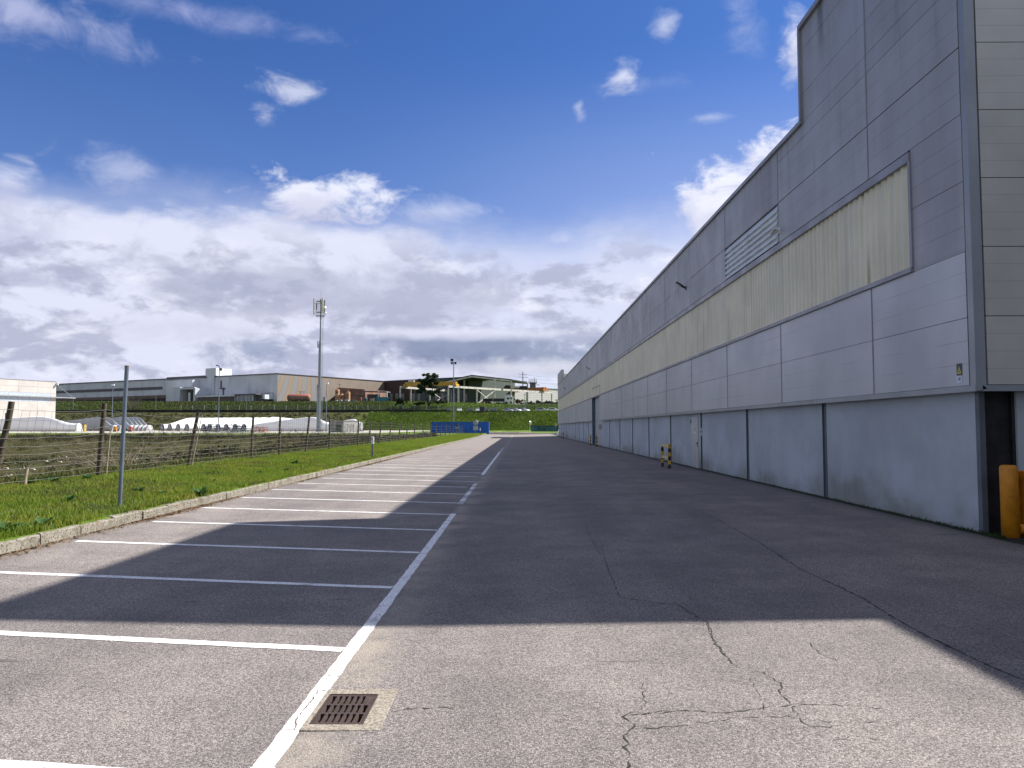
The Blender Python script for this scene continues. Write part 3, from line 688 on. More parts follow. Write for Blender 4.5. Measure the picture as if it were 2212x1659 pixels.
# striped guards along the hall
YEL = mat('yellow guard paint', (.62, .38, .03), .5, var=.12, scale=6, extra=lambda t, p, c: t.mix(t.m('MULTIPLY', t.ss(t.noise(p, 18, 4, .7), .56, .62), .7), c, (.14, .08, .03))); BKP = mat('black guard paint', (.022, .022, .025), .5)
YPALE = mat('pale yellow guard paint', (.75, .68, .42), .5); ORG = mat('orange guard paint', (.55, .16, .03), .5)
def striped_post(mb, x, y, z0, h, r=.045, first=1, n=6, dx=0, dy=0):
    for k in range(n):
        mb.cur = (k+first) % 2; a = z0+h*k/n; b = z0+h*(k+1)/n
        mb.box(x-r, x+r, y-r, y+r, a+(0 if k else 0), b)
    mb.cur = 1
def guard(x, ya, yb, lab, cols=(YEL, BKP), n=6, hoop=True):
    z0 = float(road_z(x, ya)); t_ = thing('barrier_guard' if hoop else 'guard_post', lab, 'barrier' if hoop else 'post', (x, (ya+yb)/2, z0), 0, 'striped guards along the hall')
    for y in ((ya, yb) if hoop else (ya,)):
        m1 = MB(); striped_post(m1, 0, y-(ya+yb)/2, 0, .96, .05, 1, n); m1.box(-.09, .09, y-(ya+yb)/2-.09, y-(ya+yb)/2+.09, 0, .015)
        m1.build('post', list(cols), t_)
    if hoop:
        for zc in (.90, .42):
            m1 = MB(); L = yb-ya-.1; nn = 7
            for k in range(nn): m1.cur = k % 2; m1.box(-.055, .055, -L/2+L*k/nn, -L/2+L*(k+1)/nn, zc-.055, zc+.055)
            m1.build('rail', [YPALE, mat('dull gold guard paint', (.45, .34, .09), .5)], t_)
guard(6.03, 30.9, 32.4, 'black and yellow striped hoop guard before the steel side door')
guard(6.62, 65.2, 65.2, 'black and yellow striped post at the near side of the doorway', hoop=False)
guard(6.62, 70.8, 70.8, 'black and yellow striped post at the far side of the doorway', hoop=False)
guard(6.62, 114., 117.5, 'orange and black striped hoop guard near the far hall end', (ORG, BKP), 6)
# orange corner protector
def chips(t, p, c):
    c = t.mix(t.m('MULTIPLY', t.ss(t.noise(p, 14, 5, .7), .60, .66), .75), c, (.16, .075, .03))
    return t.mix(t.m('MULTIPLY', t.ss(t.noise(t.map(p, (5, 5, .8)), 1.5, 4, .7), .5, .72), .45), c, (.26, .12, .02))
ORA = mat('orange yellow thick paint', (.62, .245, .012), .5, 0, .10, 5, bump=.25, bscale=35, extra=chips)
t_ = thing('corner_guard', 'thick orange steel bollard and low rail at the hall corner', 'bollard', (7.285, 11.55, .12))
m1 = MB(); m1.lathe([(.001, -.1), (.12, -.1), (.12, 1.02), (.112, 1.05), (.085, 1.068), (.001, 1.072)], n=28); m1.build('post', ORA, t_)
m1 = MB(); m1.box(-.02, .215, .06, .16, -.1, .985).box(.19, .215, -.07, .06, -.1, .985); o = m1.build('channel', ORA, t_); o.modifiers.new('b', 'BEVEL').width = .008
m1 = MB(); m1.tube([(.1, -.03, .13), (.6, -.04, .13), (1.8, -.05, .13)], .075, 16); m1.build('rail', ORA, t_)
m1 = MB(); m1.box(-.16, .24, -.16, .18, -.02, .004); m1.build('base_plate', IRON, t_)
# ================================================================ yard, fence, background
def ground_at(x, y): return float(H(x, y))
# pale yard slab
m1 = MB(); m1.box(-330, -31, 163, 297, .40, .545); m1.build('yard_paving', mat('pale concrete yard', (.42, .39, .35), .9, var=.1, scale=.3))
tag(bpy.data.objects['yard_paving'], 'pale concrete yard under the turbine blades', None, None, 'structure')
m1 = MB(); m1.add([(-420, 322.4, 0), (90, 322.4, 0), (90, 337.5, 0), (-420, 337.5, 0)], [(0, 1, 2, 3)]); m1.v = [(x, y, 7.93) for x, y, z in m1.v]
m1.build('upper_road', ASPH); tag(bpy.data.objects['upper_road'], 'upper asphalt road on the bank', None, None, 'structure')
m1 = MB(); m1.box(-60, 70, 169., 171.5, .30, .47); m1.build('pavement', mat('pale far pavement', (.46, .42, .37), .9, var=.08, scale=.5))
tag(bpy.data.objects['pavement'], 'pale pavement across the lane end', None, None, 'structure')
PALEM = mat('broken pale rubble', (.46, .43, .37), .9, var=.3, scale=2)
m1 = MB()
for k in range(40):
    x = px(random.uniform(905, 1130), 178); s = random.uniform(.3, 1.3); m1.box(x, x+s*2, 177+random.random()*3, 178+random.random()*3, .3, .6+random.uniform(.0, .12))
tag(m1.build('rubble', PALEM), 'broken strip of pale rubble on the grass before the bank', 'rubble', None, 'stuff')
m1 = MB(); m1.box(px(1057, 178), px(1150, 178), 174, 186, .35, .60); m1.build('side_path', mat('pale pinkish path', (.44, .38, .33), .9))
tag(bpy.data.objects['side_path'], 'pale path beside the container', None, None, 'structure')

# ---- wire fence along the verge
WOOD = mat('weathered fence wood', (.095, .075, .055), .9, scale=8, col2=(.045, .035, .028), bump=.6, bscale=30)
WIRE = mat('galvanised fence wire', (.28, .27, .24), .5, .4)
fence = thing('wire_fence', 'leaning wooden posts with sagging wire mesh along the grass verge', 'fence', (-11.6, 16, .4))
fy = [12.3, 16.9, 21.3, 27.0, 33.5, 37.6, 41.8, 47.3, 55.7, 59.6, 64.2, 69.5, 74.6, 79.3, 86, 94, 101, 108, 115, 122, 129, 136, 143, 150, 158, 166]
tops = []
leans = {1: .20, 2: .05, 3: .16, 4: .03, 5: .02, 6: .10, 7: .02, 8: .02, 9: .13, 10: .12, 11: .06, 12: .08}
for k, y in enumerate(fy):
    x = -11.6+random.gauss(0, .04); z = ground_at(x, y); h = random.uniform(1.85, 2.0); lx = leans.get(k, random.uniform(.0, .1)); ly = random.uniform(-.04, .04)
    if k == 2: h = 2.02
    r = .075 if k < 4 else .065
    m1 = MB(); pts = [(x, y, z-.3)]+[(x+lx*h*t_+random.gauss(0, .008), y+ly*h*t_, z+h*t_) for t_ in (0, .25, .5, .75, 1)]
    m1.tube([Vector(p)-Vector((-11.6, 16, .4)) for p in pts], r, 8, r1=r*.85)
    m1.build('post', WOOD, fence); tops.append((Vector((x, y, z)), Vector((x+lx*h, y+ly*h, z+h))))
hs = [.06, .14, .22, .30, .39, .48, .58, .68, .79, .91]
m1 = MB(); O = Vector((-11.6, 16, .4))
for (b0, t0), (b1, t1) in zip(tops[:-1], tops[1:]):
    if b0.y > 100: hh = hs[::2]; n = 3
    else: hh = hs; n = 8 if b0.y < 40 else 5
    sag = random.uniform(.02, .07)
    for hk in hh:
        P0 = b0.lerp(t0, hk); P1 = b1.lerp(t1, hk); pts = []
        for q in range(n+1):
            u = q/n; pnt = P0.lerp(P1, u); pnt.z -= sag*4*u*(1-u)*(.4+hk)+(random.gauss(0, .008) if 0 < q < n else 0); pnt.x += .08+(random.gauss(0, .006)); pts.append(pnt-O)
        m1.tube(pts, .005 if b0.y < 60 else .007, 3, cap=False, sm=False)
    if b0.y < 70:
        nv = int((b1-b0).length/.30)
        for q in range(1, nv):
            u = q/nv; pb = b0.lerp(b1, u); pt = t0.lerp(t1, u); a = pb.lerp(pt, .06); b = pb.lerp(pt, .91); s_ = sag*4*u*(1-u); a.z -= s_*.45; b.z -= s_*1.3
            mid = a.lerp(b, .5)+Vector((0, random.gauss(0, .02), 0))
            d = Vector((.08, 0, 0)); m1.tube([a+d-O, mid+d-O, b+d-O], .0034, 3, cap=False, sm=False)
m1.build('wire_mesh', WIRE, fence)
# thin extra stakes against the second and third post
PALEW = mat('pale split wood', (.30, .26, .20), .9, scale=9)
m1 = MB(); m1.tube([Vector((-11.45, 21.35, .3))-O, Vector((-11.38, 21.4, 1.75))-O], .022, 6, r1=.014); m1.build('stake', PALEW, fence); m1 = MB(); m1.tube([Vector((-11.4, 26.8, .3))-O, Vector((-11.1, 26.9, 2.2))-O], .02, 6, r1=.014)
m1.build('stake', PALEW, fence)
t_ = thing('stump', 'short grey tree stump at the fence left of the metal pole', 'stump', (-11.5, 17.9, ground_at(-11.5, 17.9)))
m1 = MB(); m1.tube([(0, 0, -.1), (.02, 0, .2), (.05, .01, .42)], .05, 8, r1=.035); m1.build('trunk', PALEW, t_)
m1 = MB(); m1.tube([(.04, 0, .36), (.12, .03, .5)], .02, 6, r1=.01).tube([(.03, 0, .25), (-.05, .03, .45)], .018, 6, r1=.01); m1.build('branch', PALEW, t_)

# metal pole and service post on the verge
GALV = mat('galvanised steel', (.17, .21, .27), .42, .45, .1, 4)
t_ = thing('steel_pole', 'tall bare blue grey steel pole on the grass near the kerb', 'pole', (-7.43, 14.36, ground_at(-7.43, 14.36)-.02))
m1 = MB(); m1.tube([(0, 0, -.1), (.03, 0, 1.4), (.065, 0, 2.66)], .037, 16); m1.build('tube', GALV, t_)
m1 = MB(); m1.tube([(.065, 0, 2.655), (.065, 0, 2.68)], .039, 16); m1.build('cap', mat('rusty pole cap', (.20, .12, .08), .8), t_)
t_ = thing('service_post', 'short grey post with small white box on the verge', 'post', (-7.28, 38.4, ground_at(-7.28, 38.4)))
m1 = MB(); m1.prism([(-.055, 0), (.055, 0), (.035, .8), (-.035, .8)], -.03, .03); m1.build('stand', GALV, t_)
m1 = MB(); m1.box(-.065, .065, -.06, .06, .68, 1.04); o = m1.build('box', WHT, t_); o.modifiers.new('b', 'BEVEL').width = .01
m1 = MB(); m1.box(.045, .07, -.065, -.06, .78, .84); m1.build('marking', BLK, t_); m1 = MB(); m1.box(-.03, .0, -.065, -.06, .9, .96); m1.build('marking', BLK, t_)

# ---- turbine blades
WB = mat('white blade gelcoat', (.86, .87, .88), .4, 0, .03, .3); GB = mat('grey blade gelcoat', (.30, .32, .35), .45, 0, .05, .3)
GREYC = mat('grey root cover', (.30, .31, .33), .6); FRM = mat('dark blade frame', (.025, .035, .055), .5); TAN = mat('white transport frame', (.6, .6, .62), .5)
ROOTD = mat('white root plate', (.62, .63, .65), .5)
def make_blade(m_, L=40, capm=GREYC, frm=FRM, root=1.0, chord=4.0, twist=.0):
    t_ = thing('turbine_blade', None, None)
    secs = 22; n = 20; Vv = []
    for k in range(secs+1):
        s = k/secs; s = s**1.15; x = s*L
        ch = 2*root if s < .04 else (2*root+(chord-2*root)*(math.sin(min(1, (s-.04)/.20)*math.pi/2)**1.5) if s < .24 else chord*(1-.55*((s-.24)/.76)**1.3))
        th = 2*root*(1-.35*min(1, s/.2)) if s < .2 else max(.12, 2*root*.65*(1-.9*((s-.2)/.8)))
        cz = root+.15+(ch/2-root)*.98
        for q in range(n):
            a = 2*math.pi*q/n; zq = math.sin(a); yq = math.cos(a)
            sharp = min(1, s/.15)*.55
            wy = abs(yq)*(1-sharp*max(0, zq)**1.2)
            Vv.append((x, math.copysign(wy, yq)*th/2, cz+zq*ch/2))
    Vv = np.array(Vv); Fv = [(k*n+q, (k+1)*n+q, (k+1)*n+(q+1) % n, k*n+(q+1) % n) for k in range(secs) for q in range(n)]
    np_mesh('shell', Vv, np.array(Fv), m_, t_, smooth=True)
    z0 = root+.15
    MX = Matrix.Translation((0, 0, z0)) @ Matrix.Rotation(R(-90), 4, 'Y')
    m1 = MB(); m1.lathe([(.0, .04), (root*.93, .04), (root*1.0, .0)], n=24, M=MX); m1.build('root_cover', capm, t_)
    m1 = MB(); m1.lathe([(root*1.03, -.25), (root*1.07, -.25), (root*1.07, .05), (root*1.0, .06)], n=24, M=MX); m1.build('root_ring', frm, t_)
    m1 = MB()
    for s_ in (-1, 1): m1.beam((-.1, s_*root*.95, z0-.2), (-.1, s_*(root+.35), 0), .12, .14); m1.beam((-.1, s_*root*.9, z0+.2), (-.1, s_*root*.6, z0+.7), .08, .1)
    m1.beam((-.1, -root-.3, .25), (-.1, root+.3, .25), .14, .14); m1.build('root_stand', frm, t_)
    for xx in (L*.45, L*.62):
        m1 = MB()
        for s_ in (-1, 1): m1.beam((xx, s_*.7, 0), (xx, s_*.1, 1.2), .12, .12)
        m1.beam((xx, -.7, .1), (xx, .7, .1), .12, .12); m1.build('support', frm, t_)
    return t_
def place(o, loc, rz): o.location = loc; o.rotation_euler = (0, 0, rz); return o
A = make_blade(WB)
ordn = ['leftmost', 'second', 'third', 'fourth', 'fifth', 'sixth', 'seventh', 'eighth', 'ninth', 'tenth', 'eleventh', 'twelfth', 'thirteenth', 'fourteenth']
rx = [349.5, 366, 384, 403, 422, 439, 452, 470.5, 488, 507, 526, 546.5]
for k, x in enumerate(rx):
    o = A if k == 0 else copy_tree(A); Yb = 229-k*.6
    place(o, (px(x, Yb), Yb, .545), R(52))
    lab = 'white turbine blade in the long row, %s root from the left' % ordn[k] if k < 11 else 'white turbine blade at the right end of the long row, its whole side in view'
    tag(o, lab, 'turbine blade', 'white turbine blades in the long row')
    if k == 11: place(o, (px(546.5, 213), 213, .545), R(38)); o.scale = (.6, 1, 1)
B = make_blade(GB, 34, ROOTD, TAN, .85, 4.3)
gx = [249, 265, 285, 295.5, 305, 314, 323.5]
for k, x in enumerate(gx):
    o = B if k == 0 else copy_tree(B); Yb = 236.
    place(o, (px(x, Yb), Yb, .545), R(152 if k < 2 else 140))
    tag(o, 'grey turbine blade with white root plate, %s in the shaded row' % ordn[k], 'turbine blade', 'grey turbine blades in the shaded row')
# big white one near the left building, root to the right
C = make_blade(WB, 44, ROOTD, TAN, 1.0, 3.75)
place(C, (px(170.5, 190), 190, .545), R(172)); tag(C, 'large white turbine blade lying before the cream building', 'turbine blade')
D_ = make_blade(WB, 30, GREYC, FRM, 1.1, 3.0); place(D_, (px(774, 190), 194, .7), R(173)); D_.scale = (.3, 1, 1); tag(D_, 'white turbine blade end poking out behind the concrete cabin', 'turbine blade')
E_ = make_blade(WB, 42, ROOTD, FRM, 1.05, 3.7); place(E_, (px(718, 200), 200, .58), R(174)); E_.scale = (.52, 1, 1); tag(E_, 'white turbine blade with its root beside the telecom mast', 'turbine blade')

# steel frames and pallets piled in front of the blades
STL = mat('dark blue steel frames', (.03, .045, .085), .5, .2, .3, 2); STG = mat('blue grey steel', (.10, .13, .18), .5, .2, .2, 2); RED = mat('faded red steel', (.42, .12, .07), .7); TEAL = mat('teal tarpaulin', (.05, .22, .24), .6)
def pile(name, lab, x0, x1, Y, z1, m_, n, seed):
    r = random.Random(seed); a, b = px(x0, Y), px(x1, Y); t_ = thing(name, lab, 'steel pile' if 'pile' in name else 'racks', ((a+b)/2, Y, .545)); L = (b-a)/2
    for lay in range(n):
        m1 = MB(); z = .12+lay*z1/n
        for s_ in (-1, 1): m1.beam((-L*r.uniform(.7, 1), s_*1., z), (L*r.uniform(.7, 1), s_*1., z+r.uniform(-.05, .05)), .12, .14)
        for q in range(6): xx = r.uniform(-L, L)*.9; m1.beam((xx, -1.1, z), (xx+r.uniform(-.3, .3), 1.1, z), .1, .1); m1.beam((xx, -1, z), (xx, -1, z+z1/n), .09, .09)
        m1.build('rack', m_[lay % len(m_)], t_)
    return t_
pile('steel_pile', 'dark blue steel racks piled at the yard edge below the light mast', 438, 480, 176, 1.9, [STL, STL, STG], 6, 1)
pile('steel_pile', 'blue steel beams and racks stacked right of the light mast', 478, 520, 177, 1.9, [STG, STL], 5, 2)
pile('steel_pile', 'low grey blue rack under a teal sheet at the pile end', 508, 541, 178, 1.7, [STL, TEAL, STG], 4, 3)
pile('steel_pile', 'faded red steel stillages in front of the white blades', 548, 578, 180, 1.35, [RED], 4, 4)
t_ = thing('warning_tank', 'yellow and brown crate behind the big blade root', 'crate', (px(177, 200), 200, .545)); m1 = MB(); m1.box(-.9, .9, -.5, .5, 0, 2.0); m1.build('body', mat('yellow tan paint', (.35, .27, .08), .7), t_); m1 = MB(); m1.box(-1, 1, -.6, .6, 2., 2.1); m1.build('lid', FRM, t_)
for x, lab, c in ((249, 'small orange machine under the shaded blades', (.5, .22, .03)), (282, 'small red machine in front of the shaded blades', (.4, .06, .04))):
    t_ = thing('machine', lab, 'machine', (px(x, 205), 205, .545)); m1 = MB(); m1.box(-.4, .4, -.3, .3, .2, 1.2); m1.box(-.25, .25, -.35, .1, 1.2, 1.5); m1.build('body', mat('paint '+lab[:12], c, .5), t_)
    m1 = MB(); m1.lathe([(.01, -.1), (.2, -.1), (.2, .1), (.01, .1)], M=Matrix.Translation((-.25, -.3, .2)) @ Matrix.Rotation(R(90), 4, 'X')); m1.build('wheel', BLK, t_)
    m1 = MB(); m1.lathe([(.01, -.1), (.2, -.1), (.2, .1), (.01, .1)], M=Matrix.Translation((.25, -.3, .2)) @ Matrix.Rotation(R(90), 4, 'X')); m1.build('wheel', BLK, t_)

# concrete cabin
t_ = thing('concrete_cabin', 'small grey concrete cabin with dark grille right of the telecom mast', 'cabin', (px(716, 185), 184, .5))
x1 = px(744, 185)-px(716, 185); CAB = mat('stained cabin concrete', (.30, .30, .30), .9, scale=1.2, col2=(.16, .15, .14))
m1 = MB(); m1.hexa([(0, 0, 0), (x1, 0, 0), (x1+2.6, 5, 0), (0, 5, 0), (0, 0, 2.75), (x1, 0, 2.75), (x1+2.6, 5, 2.75), (0, 5, 2.75)]); m1.build('wall', CAB, t_)
m1 = MB(); m1.hexa([(-.15, -.15, 2.75), (x1+.1, -.15, 2.75), (x1+2.8, 5.2, 2.75), (-.15, 5.2, 2.75), (-.15, -.15, 2.9), (x1+.1, -.15, 2.9), (x1+2.8, 5.2, 2.9), (-.15, 5.2, 2.9)]); m1.build('roof', CAB, t_)
m1 = MB(); m1.box(x1*.44, x1*.86, -.04, 0, .2, 1.9); m1.build('grille', BLK, t_)
# green mesh fence around it
t_ = thing('mesh_fence', 'low green wire mesh panels in front of the concrete cabin', 'fence', (px(712, 181), 181, .5)); GRN = mat('green fence wire', (.05, .12, .11), .6)
for k in range(5):
    m1 = MB(); m1.box(k*1.4-.05, k*1.4+.05, -.05, .05, 0, 2.0); m1.build('post', GRN, t_)
m1 = MB()
for k in range(48): m1.box(k*.12, k*.12+.012, -.01, .01, .1, 1.95)
for z in (.1, .7, 1.3, 1.95): m1.box(0, 5.6, -.015, .015, z, z+.02)
m1.build('mesh', GRN, t_)

# telecom mast
MAST = mat('grey mast steel', (.23, .26, .29), .45, .35, .05, .3); PANL = mat('pale antenna panel', (.55, .56, .52), .5)
tm = thing('telecom_mast', 'tall grey stepped telecom mast with antenna panels at its top', 'mast', (px(688, 185), 185, .5))
def mz(y): return zz(y, 185)-.5
for nm, ya, yb, r0, r1 in (('lower_section', 932.5, 837, .70, .64), ('middle_section', 837, 743, .48, .43), ('upper_section', 743, 650, .28, .22)):
    m1 = MB(); dxm = {'lower_section': 0, 'middle_section': .10, 'upper_section': .22}[nm]; m1.tube([(dxm, 0, mz(ya)), (dxm, 0, mz(yb))], r0, 12, r1=r1); m1.build(nm, MAST, tm)
for ya in (837, 743):
    m1 = MB(); m1.tube([(.05 if ya > 800 else .15, 0, mz(ya)-.4), (.05 if ya > 800 else .15, 0, mz(ya)+1.0)], .55 if ya > 800 else .42, 12, r1=.42 if ya > 800 else .3); m1.box(-.7, -.45, -.2, .2, mz(ya)-.9, mz(ya)+.7); m1.build('collar', MAST, tm)
m1 = MB()
for s_ in (.84, 1.2): m1.tube([(s_, -.1, 0), (s_-.1, -.1, mz(655))], .05, 5)
for k in range(70): z = .4+k*.42; m1.beam((.82, -.1, z), (1.16, -.1, z), .04, .04)
m1.build('ladder', MAST, tm); tm.scale = (.74, .74, 1)
m1 = MB(); m1.tube([(.22, 0, mz(650)), (.22, 0, mz(628))], .05, 6, r1=.03); m1.build('lightning_rod', MAST, tm)
m1 = MB(); zb = mz(682)
for a, b in (((-1.25, -.6), (1.5, -.6)), ((1.5, -.6), (1.4, .7)), ((1.4, .7), (-1.2, .7)), ((-1.2, .7), (-1.25, -.6)), ((-1.2, 0), (1.4, 0))):
    for z in (zb, zb+.9, zb+3.6): m1.beam((*a, z), (*b, z), .1, .1)
for xx in (-1.2, -.5, 1.4):
    for yy in (-.6, .7): m1.beam((xx, yy, zb), (xx, yy, zb+3.6), .08, .08)
m1.box(-1.2, 1.4, -.55, .6, zb-.12, zb-.05); m1.tube([(.22, 0, mz(652)-.3), (.22, 0, mz(646))], .32, 10); m1.build('platform', MAST, tm)
for (xx, yy, wd, z0, z1, mm_) in ((-1.95, -.3, .4, .3, 4.2, PANL), (.95, -.85, .42, .6, 4.2, mat('yellowish antenna panel', (.62, .60, .42), .5)), (1.45, .2, .35, .8, 4., GREYC), (-1.3, .4, .5, 1.4, 3.2, GREYC)):
    m1 = MB(); m1.box(xx-wd/2, xx+wd/2, yy-.15, yy+.15, zb+z0, zb+z1); m1.beam((xx, yy, zb+1.), (.22, 0, zb+1.), .07, .07).beam((xx, yy, zb+3.), (.22, 0, zb+3.), .07, .07); m1.build('antenna_panel', mm_, tm)
for (xx, z, r_) in ((1.65, 1.9, .42), (1.85, .6, .32)):
    m1 = MB(); m1.lathe([(.01, 0), (r_, .05), (r_, .3), (.01, .45)], (xx, -.3, zb+z), 14, Matrix.Rotation(R(80), 4, 'X') @ Matrix.Rotation(R(20), 4, 'Y')); m1.build('dish', WHT, tm)

# lamp posts and utility poles
def lamp_post(name, lab, x, Y, ybase, ytop, kind=1, r=.12, group='lighting masts of the yard'):
    zb_ = zz(ybase, Y); h = zz(ytop, Y)-zb_; t_ = thing(name, lab, 'lamp post' if kind else 'pole', (px(x, Y), Y, zb_), 0, group)
    m1 = MB(); m1.tube([(0, 0, -.5), (0, 0, h*.5), (0, 0, h)], r, 8, r1=r*.55); m1.build('pole', GALV if kind else WOODP, t_)
    if kind == 1:
        m1 = MB(); m1.box(-.75, .75, -.06, .06, h-.05, h+.05); m1.build('crossbar', GALV, t_)
        for s_ in (-1, 1):
            m1 = MB(); m1.box(s_*.4-.22, s_*.4+.22, -.25, .1, h-.5, h-.06); m1.build('floodlight', LH, t_)
        m1 = MB(); m1.box(-.75, -.05, -.15, .1, h+.2, h+.75); m1.beam((-.35, 0, h), (-.35, 0, h+.3), .06, .06); m1.build('floodlight', LH, t_)
    elif kind == 2:
        m1 = MB(); m1.beam((0, 0, h-.3), (-.5, 0, h+.1), .08, .08); m1.box(-.8, -.3, -.2, .2, h+.0, h+.22); m1.build('lamp_head', LH, t_)
        m1 = MB(); m1.box(.0, .5, -.2, .2, h-1.1, h-.5); m1.build('floodlight', LH, t_)
    elif kind == 3:
        m1 = MB(); m1.box(-.45, .45, -.25, .25, h-.05, h+.35); m1.build('lamp_head', WHT, t_)
    elif kind == 4:
        m1 = MB(); m1.box(-1.6, 0, -.25, .25, h-.2, h+.1); m1.build('lamp_head', WHT, t_)
    else:
        m1 = MB(); m1.box(-.6, .6, -.06, .06, h-.6, h-.45); m1.build('crossarm', WOODP, t_)
    return t_
WOODP = mat('grey utility pole', (.14, .14, .14), .8)
lamp_post('light_mast', 'tall light mast with floodlights behind the blue containers', 979.5, 174, 936, 782, 1, .16)
lamp_post('light_mast', 'slim light mast at the steel pile before the chimney block', 471.5, 174, 934, 790, 2, .13)
lamp_post('lamp_post', 'slim lamp post just right of the telecom mast', 704.5, 192, 930, 829, 3, .12)
lamp_post('lamp_post', 'lamp post behind the shaded blades in front of the far factory', 241.5, 262, 930, 832, 3, .16)
lamp_post('street_lamp', 'street lamp on the upper road beside the cream building', 156.5, 331, 888, 858, 4, .14, 'poles along the upper road')
for x, yt, lab in ((335, 855, 'left of the factory gate house'), (531, 852, 'before the glazed annex'), (733, 828, 'before the rusty silos'), (992, 835, 'behind the tall light mast'), (1065, 840, 'beside the dark cabinet on the road'), (1133.5, 850, 'behind the parked cars, thin and dark')):
    lamp_post('utility_pole', 'utility pole on the upper road '+lab, x, 331, 889, yt, 0, .15, 'poles along the upper road')

# blue container pair and road end furniture
BLU = mat('blue container paint', (.004, .095, .48), .5, 0, .12, .8, extra=lambda t, p, c: t.mix(t.m('MULTIPLY', t.ss(t.noise(t.map(p, (1, 1, .2)), 1.5, 4, .7), .55, .7), .5), c, (.03, .16, .33)))
def corr_box(mb, x0, x1, y, z0, z1, per=.28, amp=.04):
    n = int((x1-x0)/per); pts = []
    for k in range(n):
        a = x0+k*per; pts += [(a, y), (a+per*.35, y), (a+per*.5, y-amp), (a+per*.85, y-amp)]
    pts.append((x1, y)); N = len(pts); mb.add([(x, y_, z0) for x, y_ in pts]+[(x, y_, z1) for x, y_ in pts], [(k, k+1, k+1+N, k+N) for k in range(N-1)])
def container(lab, xa, xb, Y, m_, zb_=.3, h=2.6, d=2.44, group='shipping containers'):
    L = xb-xa; t_ = thing('shipping_container', lab, 'container', (xa, Y, zb_), 0, group)
    m1 = MB(); corr_box(m1, .12, L-.12, -.01, .15, h-.12); m1.box(.03, L-.03, .0, d, .12, h-.06); m1.build('body', m_, t_)
    m1 = MB(); m1.box(0, .12, -.06, .06, 0, h).box(L-.12, L, -.06, .06, 0, h).box(0, L, -.07, .06, 0, .15).box(0, L, -.07, .06, h-.12, h).box(L-.12, L, d-.1, d, 0, h).box(L-.03, L+.02, .06, d-.1, h-.12, h); m1.build('frame', m_, t_)
    m1 = MB()
    for k in range(2): m1.box(L-.02, L+.02, .12+k*1.15, 1.2+k*1.15, .15, h-.15)
    m1.build('door', m_, t_)
    return t_
cA, cB, cC = px(931, 165), px(975, 165), px(1056, 165)
container('blue shipping container half hidden by fence posts at the lane end', cA-.05, cB-.1, 165.3, BLU)
container('long blue shipping container behind the road signs', cB, cC, 165, BLU)
t_ = thing('road_sign', 'back of a round grey road sign with plate before the blue container', 'sign', (px(1027.5, 155), 155, .3)); 
SG = mat('grey sign back', (.34, .36, .38), .5, .2)
m1 = MB(); m1.tube([(0, 0, 0), (0, 0, 2.75)], .035, 8); m1.build('pole', GALV, t_)
m1 = MB(); m1.lathe([(.01, -.015), (.52, -.015), (.52, .015), (.01, .015)], (0, -.05, 2.35), 24, Matrix.Rotation(R(90), 4, 'X')); m1.build('disc', SG, t_)
m1 = MB(); m1.box(-.5, .5, -.06, -.03, .85, 1.72); m1.build('plate', SG, t_)
t_ = thing('mirror_post', 'round traffic mirror on a post at the grass by the bank', 'mirror', (px(1144, 162), 162, .4))
m1 = MB(); m1.tube([(0, 0, 0), (0, 0, 2.7)], .05, 8); m1.build('pole', mat('pale green paint', (.35, .42, .28), .6), t_)
m1 = MB(); m1.lathe([(.01, -.06), (.5, -.02), (.52, .03), (.01, .1)], (.15, -.1, 2.3), 20, Matrix.Rotation(R(60), 4, 'Z') @ Matrix.Rotation(R(90), 4, 'X')); m1.build('mirror', mat('mirror dome', (.5, .52, .45), .15, .6), t_)
t_ = thing('marker_post', 'short white marker post right of the round sign', 'post', (px(1037.5, 150), 150, .3)); m1 = MB(); m1.tube([(0, 0, 0), (0, 0, .75)], .04, 6); m1.build('stem', BLK, t_); m1 = MB(); m1.box(-.09, .09, -.05, .05, .75, 1.35); m1.build('plate', WHT, t_)
t_ = thing('signal_post', 'small post with pale plate near the hall end', 'post', (px(1200.5, 160), 160, .42)); m1 = MB(); m1.tube([(0, 0, 0), (0, 0, 2.0)], .04, 6); m1.build('stem', GALV, t_); m1 = MB(); m1.box(-.2, .2, -.05, .05, 1.6, 2.3); m1.build('plate', mat('tan plate', (.45, .4, .22), .6), t_)
t_ = thing('standpipe', 'dark valve post with small white caps before the blue container', 'valve', (px(991, 158), 158, .3)); m1 = MB(); m1.tube([(0, 0, 0), (0, 0, 2.4)], .06, 8); m1.box(-.4, -.05, -.1, .1, .1, .7); m1.build('body', mat('blue grey dark', (.08, .12, .18), .6), t_); m1 = MB()
m1 = MB(); m1.box(-.65, -.5, -.08, .08, 1.25, 1.4); m1.box(-.35, -.2, -.08, .08, 1.3, 1.42); m1.build('cap', WHT, t_)
# teal corrugated low fence, right
t_ = thing('teal_fence', 'low dark teal sheet fence on the grass near the hall end', 'fence', (px(1147, 176), 176, .8)); xw = px(1212, 176)-px(1147, 176)
m1 = MB(); corr_box(m1, 0, xw, 0, 0, 1.25, .35, .06); m1.build('sheet', mat('dark teal sheet', (.02, .11, .13), .6, var=.3, scale=1), t_)
m1 = MB(); m1.box(-.05, xw, -.09, .06, 1.2, 1.36); m1.build('rail', FRM, t_)
t_ = thing('white_block', 'small white block at the foot of the hall end', 'block', (px(1206.5, 140), 140, .3)); m1 = MB(); m1.box(-.3, .3, -.2, .2, 0, .6); m1.tube([(0, 0, .6), (0, 0, 1.)], .1, 8); m1.build('body', WHT, t_)

